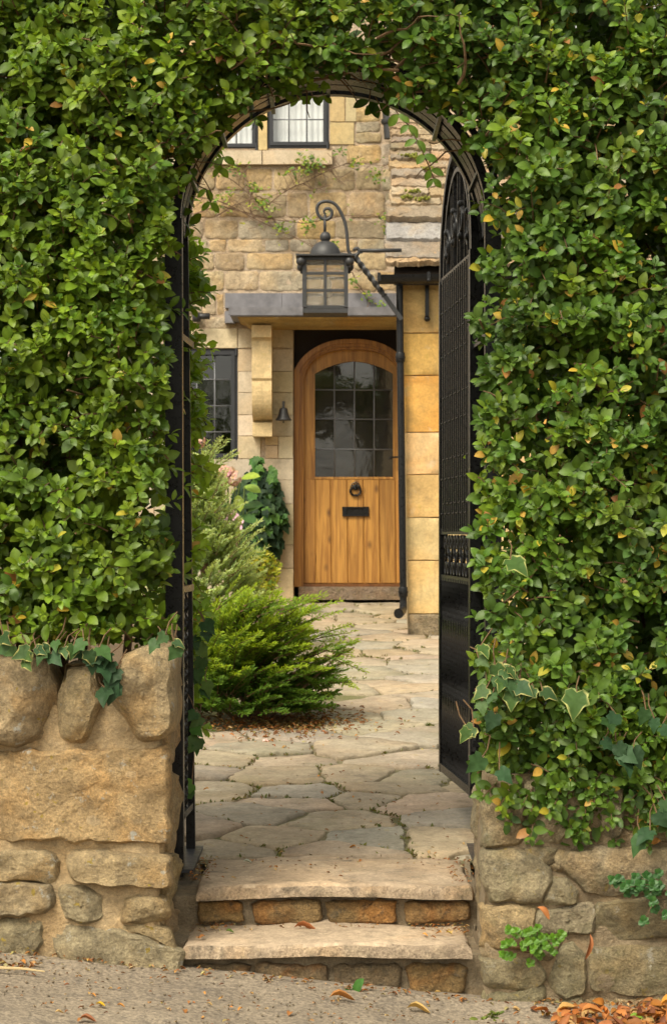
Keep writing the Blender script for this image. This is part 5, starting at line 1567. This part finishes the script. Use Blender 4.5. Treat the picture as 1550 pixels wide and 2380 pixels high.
# ---------------------------------------------------------------- fallen leaves
DEAD = [(.34,.14,.04),(.25,.10,.03),(.38,.22,.08),(.18,.075,.03),(.32,.25,.11),(.22,.13,.06)]
def tm_curl():
    v, f, c = tmpl_leaf(.22, .15); v = v.copy(); v[:,2] += .06*np.sin(v[:,0]*6.0); return v, f, c
T_CURL = tm_curl(); LC = LB(T_CURL)
def fallen(p, l, w, col, label, group=None, az=None, tilt=0.0, name='fallen_leaf'):
    az = R.uniform(0,6.28) if az is None else az
    q = (tuple(p), (math.cos(az), math.sin(az), tilt), (R.uniform(-.25,.25), R.uniform(-.25,.25), 1), l, w, col, col)
    o = LC.single(q, name, M['dead_leaf'], None, ('dead', tuple(round(v*30) for v in col)))
    tag(o, label, 'leaf', group); return o
def ground_at(px, py):
    "where the line of sight to a spot on the print meets the lane, a step or the path"
    z = None
    for zt, y0, y1 in ((.173,7.03,7.38),(.313,7.35,7.97)):
        Y = (EYE-zt)*FPX/(py-CY)
        x = (px-CX)*Y/FPX
        if y0 <= Y <= y1 and -.47 < x < .46: return Vector((x, Y, zt+.006))
    Y = 7.0
    for _ in range(30):
        x = (px-CX)*Y/FPX; zt = path_z(Y)+.008 if py < 2000 else lane_edge(x, Y)+.010
        Y = .5*Y+.5*(EYE-zt)*FPX/(py-CY)
    return Vector(((px-CX)*Y/FPX, Y, zt))
uniq = [((223,2334),.030,.024,(.62,.40,.03),'bright yellow leaf lying on the lane below the left wall'),
 ((945,2343),.075,.032,(.50,.33,.12),'large curled tan leaf at the foot of the bottom step'),
 ((765,2318),.085,.020,(.42,.19,.06),'long rusty leaf beside the green seedling'),
 ((683,2160),.085,.014,(.40,.15,.06),'long red brown leaf lying on the lower step'),
 ((525,2169),.028,.018,(.10,.16,.03),'small green leaf on the left of the lower step'),
 ((1108,2189),.040,.016,(.55,.42,.28),'pale curled leaf caught in the right corner of the lower step'),
 ((185,2368),.050,.030,(.30,.12,.06),'crumpled maroon leaf on the lane at the left'),
 ((777,2017),.014,.010,(.33,.24,.14),'small brown husk in the middle of the upper step'),
 ((610,1724),.040,.030,(.80,.50,.45),'fallen pink and white petal on the paved path'),
 ((565,2007),.034,.016,(.42,.44,.38),'grey green leaf on the left end of the upper step'),
 ((1035,2172),.024,.016,(.45,.33,.08),'yellow leaf lying among litter on the right of the lower step')]
for (px,py), l, w, c, lab in uniq: fallen(ground_at(px,py), l, w, c, lab, az=R.uniform(-.3,.3))
c = (.38,.15,.05)
o = LC.single((tuple(at(1248,2108,6.93)), (.7,-.2,-.6), (.3,-.8,.6), .055, .024, c, c), 'fallen_leaf', M['dead_leaf'], None, ('dead','w1')); tag(o, 'rusty leaf caught on the face of the right wall', 'leaf')
c = (.34,.13,.05)
o = LC.single((tuple(at(1370,2170,6.93)), (-.15,-.2,-1), (.3,-.9,.2), .085, .016, c, c), 'fallen_leaf', M['dead_leaf'], None, ('dead','w2')); tag(o, 'long hanging brown leaf stuck to cobweb on the right wall', 'leaf')
cold = [('brown', (.30,.13,.04)), ('tan', (.48,.32,.14)), ('orange', (.46,.21,.05))]
ORD = ['leftmost','second','third','fourth','fifth','sixth','seventh','eighth','ninth','tenth','eleventh','twelfth','thirteenth','fourteenth','fifteenth','sixteenth','seventeenth','eighteenth']
small = []
for grp, where, n, rng, sz in (('dry leaves scattered on the lane', 'on the gritty lane', 24, lambda: (R.uniform(30,1250), R.uniform(2290,2375)), (.014,.028)),
    ('dry leaves on the lower step', 'on the lower step', 12, lambda: (R.choice((R.uniform(450,600),R.uniform(900,1085))), R.uniform(2158,2186)), (.014,.026)),
    ('dry leaves on the upper step', 'on the upper step', 12, lambda: (R.choice((R.uniform(470,640),R.uniform(640,1085))), R.uniform(2000,2045)), (.014,.024)),
    ('dry leaves on the paved path', 'on the paved garden path', 14, lambda: (R.uniform(480,1080), R.uniform(1700,1985)), (.016,.028))):
    byc = {}
    for _ in range(n):
        px, py = rng()
        if grp.endswith('lane') and py < 2295+(px > 500)*.045*(px-500)+8: py += 30
        if py > 2376: continue
        nm, c = R.choice(cold); byc.setdefault((nm, c), []).append((px, py))
    for (nm, c), L_ in byc.items():
        for k, (px, py) in enumerate(sorted(L_)):
            l = R.uniform(*sz)
            lab = f'{ORD[k]} small dry {nm} leaf {where}' + ('' if k == 0 else ', counted from the left')
            fallen(ground_at(px,py), l, l*R.uniform(.35,.7), c, lab, grp)
# pile of autumn leaves against the right wall
pile = LB(T_CURL)
for _ in range(300):
    px = 1240+310*R.random()**.7; h = max(0,(px-1230)/320)
    x = (px-775)*6.8/FPX; y = R.uniform(6.40,6.90); z = lane_z(x)+R.random()*.04*h+.012
    l = R.uniform(.025,.06); pile.add((x+R.uniform(-.02,.02),y,z), Vector((R.uniform(-1,1),R.uniform(-1,1),R.uniform(-.15,.5))), Vector((0,-.3,1))+rv(.5), l, l*R.uniform(.4,.65), jit(R.choice(DEAD[:4]+[(.36,.13,.03),(.30,.10,.03),(.16,.06,.03)]),.2))
for _ in range(130):
    x = R.uniform(.98,1.5); y = R.uniform(6.35,6.98); z = lane_z(x)+.03
    l = R.uniform(.03,.07); pile.add((x,y,z), Vector((R.uniform(-1,1),R.uniform(-1,1),R.uniform(-.1,.4))), Vector((0,-.3,1))+rv(.5), l, l*.5, jit(R.choice(DEAD),.2))
o = pile.build('fallen_leaves', M['dead_leaf']); tag(o, 'drift of rusty fallen leaves against the right wall', 'leaves')
for px, py, l, c, lab in ((1535,2340,.075,(.55,.24,.04),'big orange leaf leaning on top of the leaf drift'),(1350,2352,.07,(.42,.17,.05),'broad russet leaf at the left end of the leaf drift'),(1460,2368,.05,(.16,.26,.03),'green leaf lying on the front of the leaf drift')):
    p = at(px,py,6.72); fallen(p, l, l*.6, c, lab, az=R.uniform(-.4,.4), tilt=.6 if 'leaning' in lab else .1)
# bits of leaf and bark under the bush, in corners, along the wall foot
bits = LB(T_CURL)
def scatter(n, fx, fy, zf, sz=(.006,.018)):
    for _ in range(n):
        x, y = fx(), fy(); l = R.uniform(*sz); bits.add((x,y,zf(x,y)), Vector((R.uniform(-1,1),R.uniform(-1,1),R.uniform(-.1,.3))), Vector((0,0,1))+rv(.4), l, l*R.uniform(.25,.6), jit(R.choice(DEAD),.25))
scatter(1300, lambda: R.gauss(-.26,.22), lambda: R.gauss(11.3,.26), lambda x,y: path_z(y)+.010, (.012,.034))
scatter(330, lambda: R.uniform(-1.2,1.2), lambda: R.uniform(6.3,7.02), lambda x,y: lane_edge(x,y)+.006)
scatter(70, lambda: R.uniform(-.49,-.42), lambda: R.uniform(7.40,7.9), lambda x,y: .322); scatter(60, lambda: R.uniform(.40,.49), lambda: R.uniform(7.36,7.9), lambda x,y: .320)
scatter(60, lambda: R.uniform(.30,.45), lambda: R.uniform(7.2,7.36), lambda x,y: .180); scatter(30, lambda: R.uniform(-.48,-.36), lambda: R.uniform(7.2,7.36), lambda x,y: .180)
scatter(90, lambda: R.gauss(-1.05,.07), lambda: R.gauss(6.86,.06), lambda x,y: lane_z(x)+.012, (.01,.03))
scatter(150, lambda: R.uniform(-.5,.5), lambda: R.uniform(7.95,10.5), lambda x,y: path_z(y)+.008)
scatter(60, lambda: R.uniform(-.45,.45), lambda: R.uniform(7.6,7.96), lambda x,y: .318, (.005,.014)); scatter(70, lambda: R.uniform(-.45,.44), lambda: R.uniform(7.30,7.38), lambda x,y: .178, (.005,.014))
scatter(260, lambda: R.uniform(-1.2,1.2), lambda: 7.0-abs(R.gauss(0,.035)), lambda x,y: lane_edge(x,y)+.008, (.008,.024))
bits.build('leaf_litter', M['dead_leaf'])
t = thing('dry_straw', 'pale dry straw stalk lying on the lane at the left edge', 'straw', at(30,2262,6.95))
m = MB(); m.tube([ground_at(-20,2256)+Vector((0,0,.01)), ground_at(50,2260)+Vector((0,0,.012)), ground_at(105,2264)+Vector((0,0,.008))], [.005,.004,.002], 5); m.build('stalk', plain('straw', (.55,.42,.22), .8), t)

# grit and small stones on the lane
m = MB()
for _ in range(420):
    x, y = R.uniform(-1.25,1.25), R.uniform(6.3,7.0); r_ = R.uniform(.002,.0055); z = lane_edge(x,y)+.004
    m.add([(x+r_*R.uniform(.7,1.3),y,z),(x-r_,y,z),(x,y+r_*R.uniform(.7,1.3),z),(x,y-r_,z),(x,y,z+r_*.8),(x,y,z-r_)], [(0,2,4),(2,1,4),(1,3,4),(3,0,4),(2,0,5),(1,2,5),(3,1,5),(0,3,5)])
o = m.build('gravel', M['rough_stone'], color=(.36,.29,.20), kind='stuff')
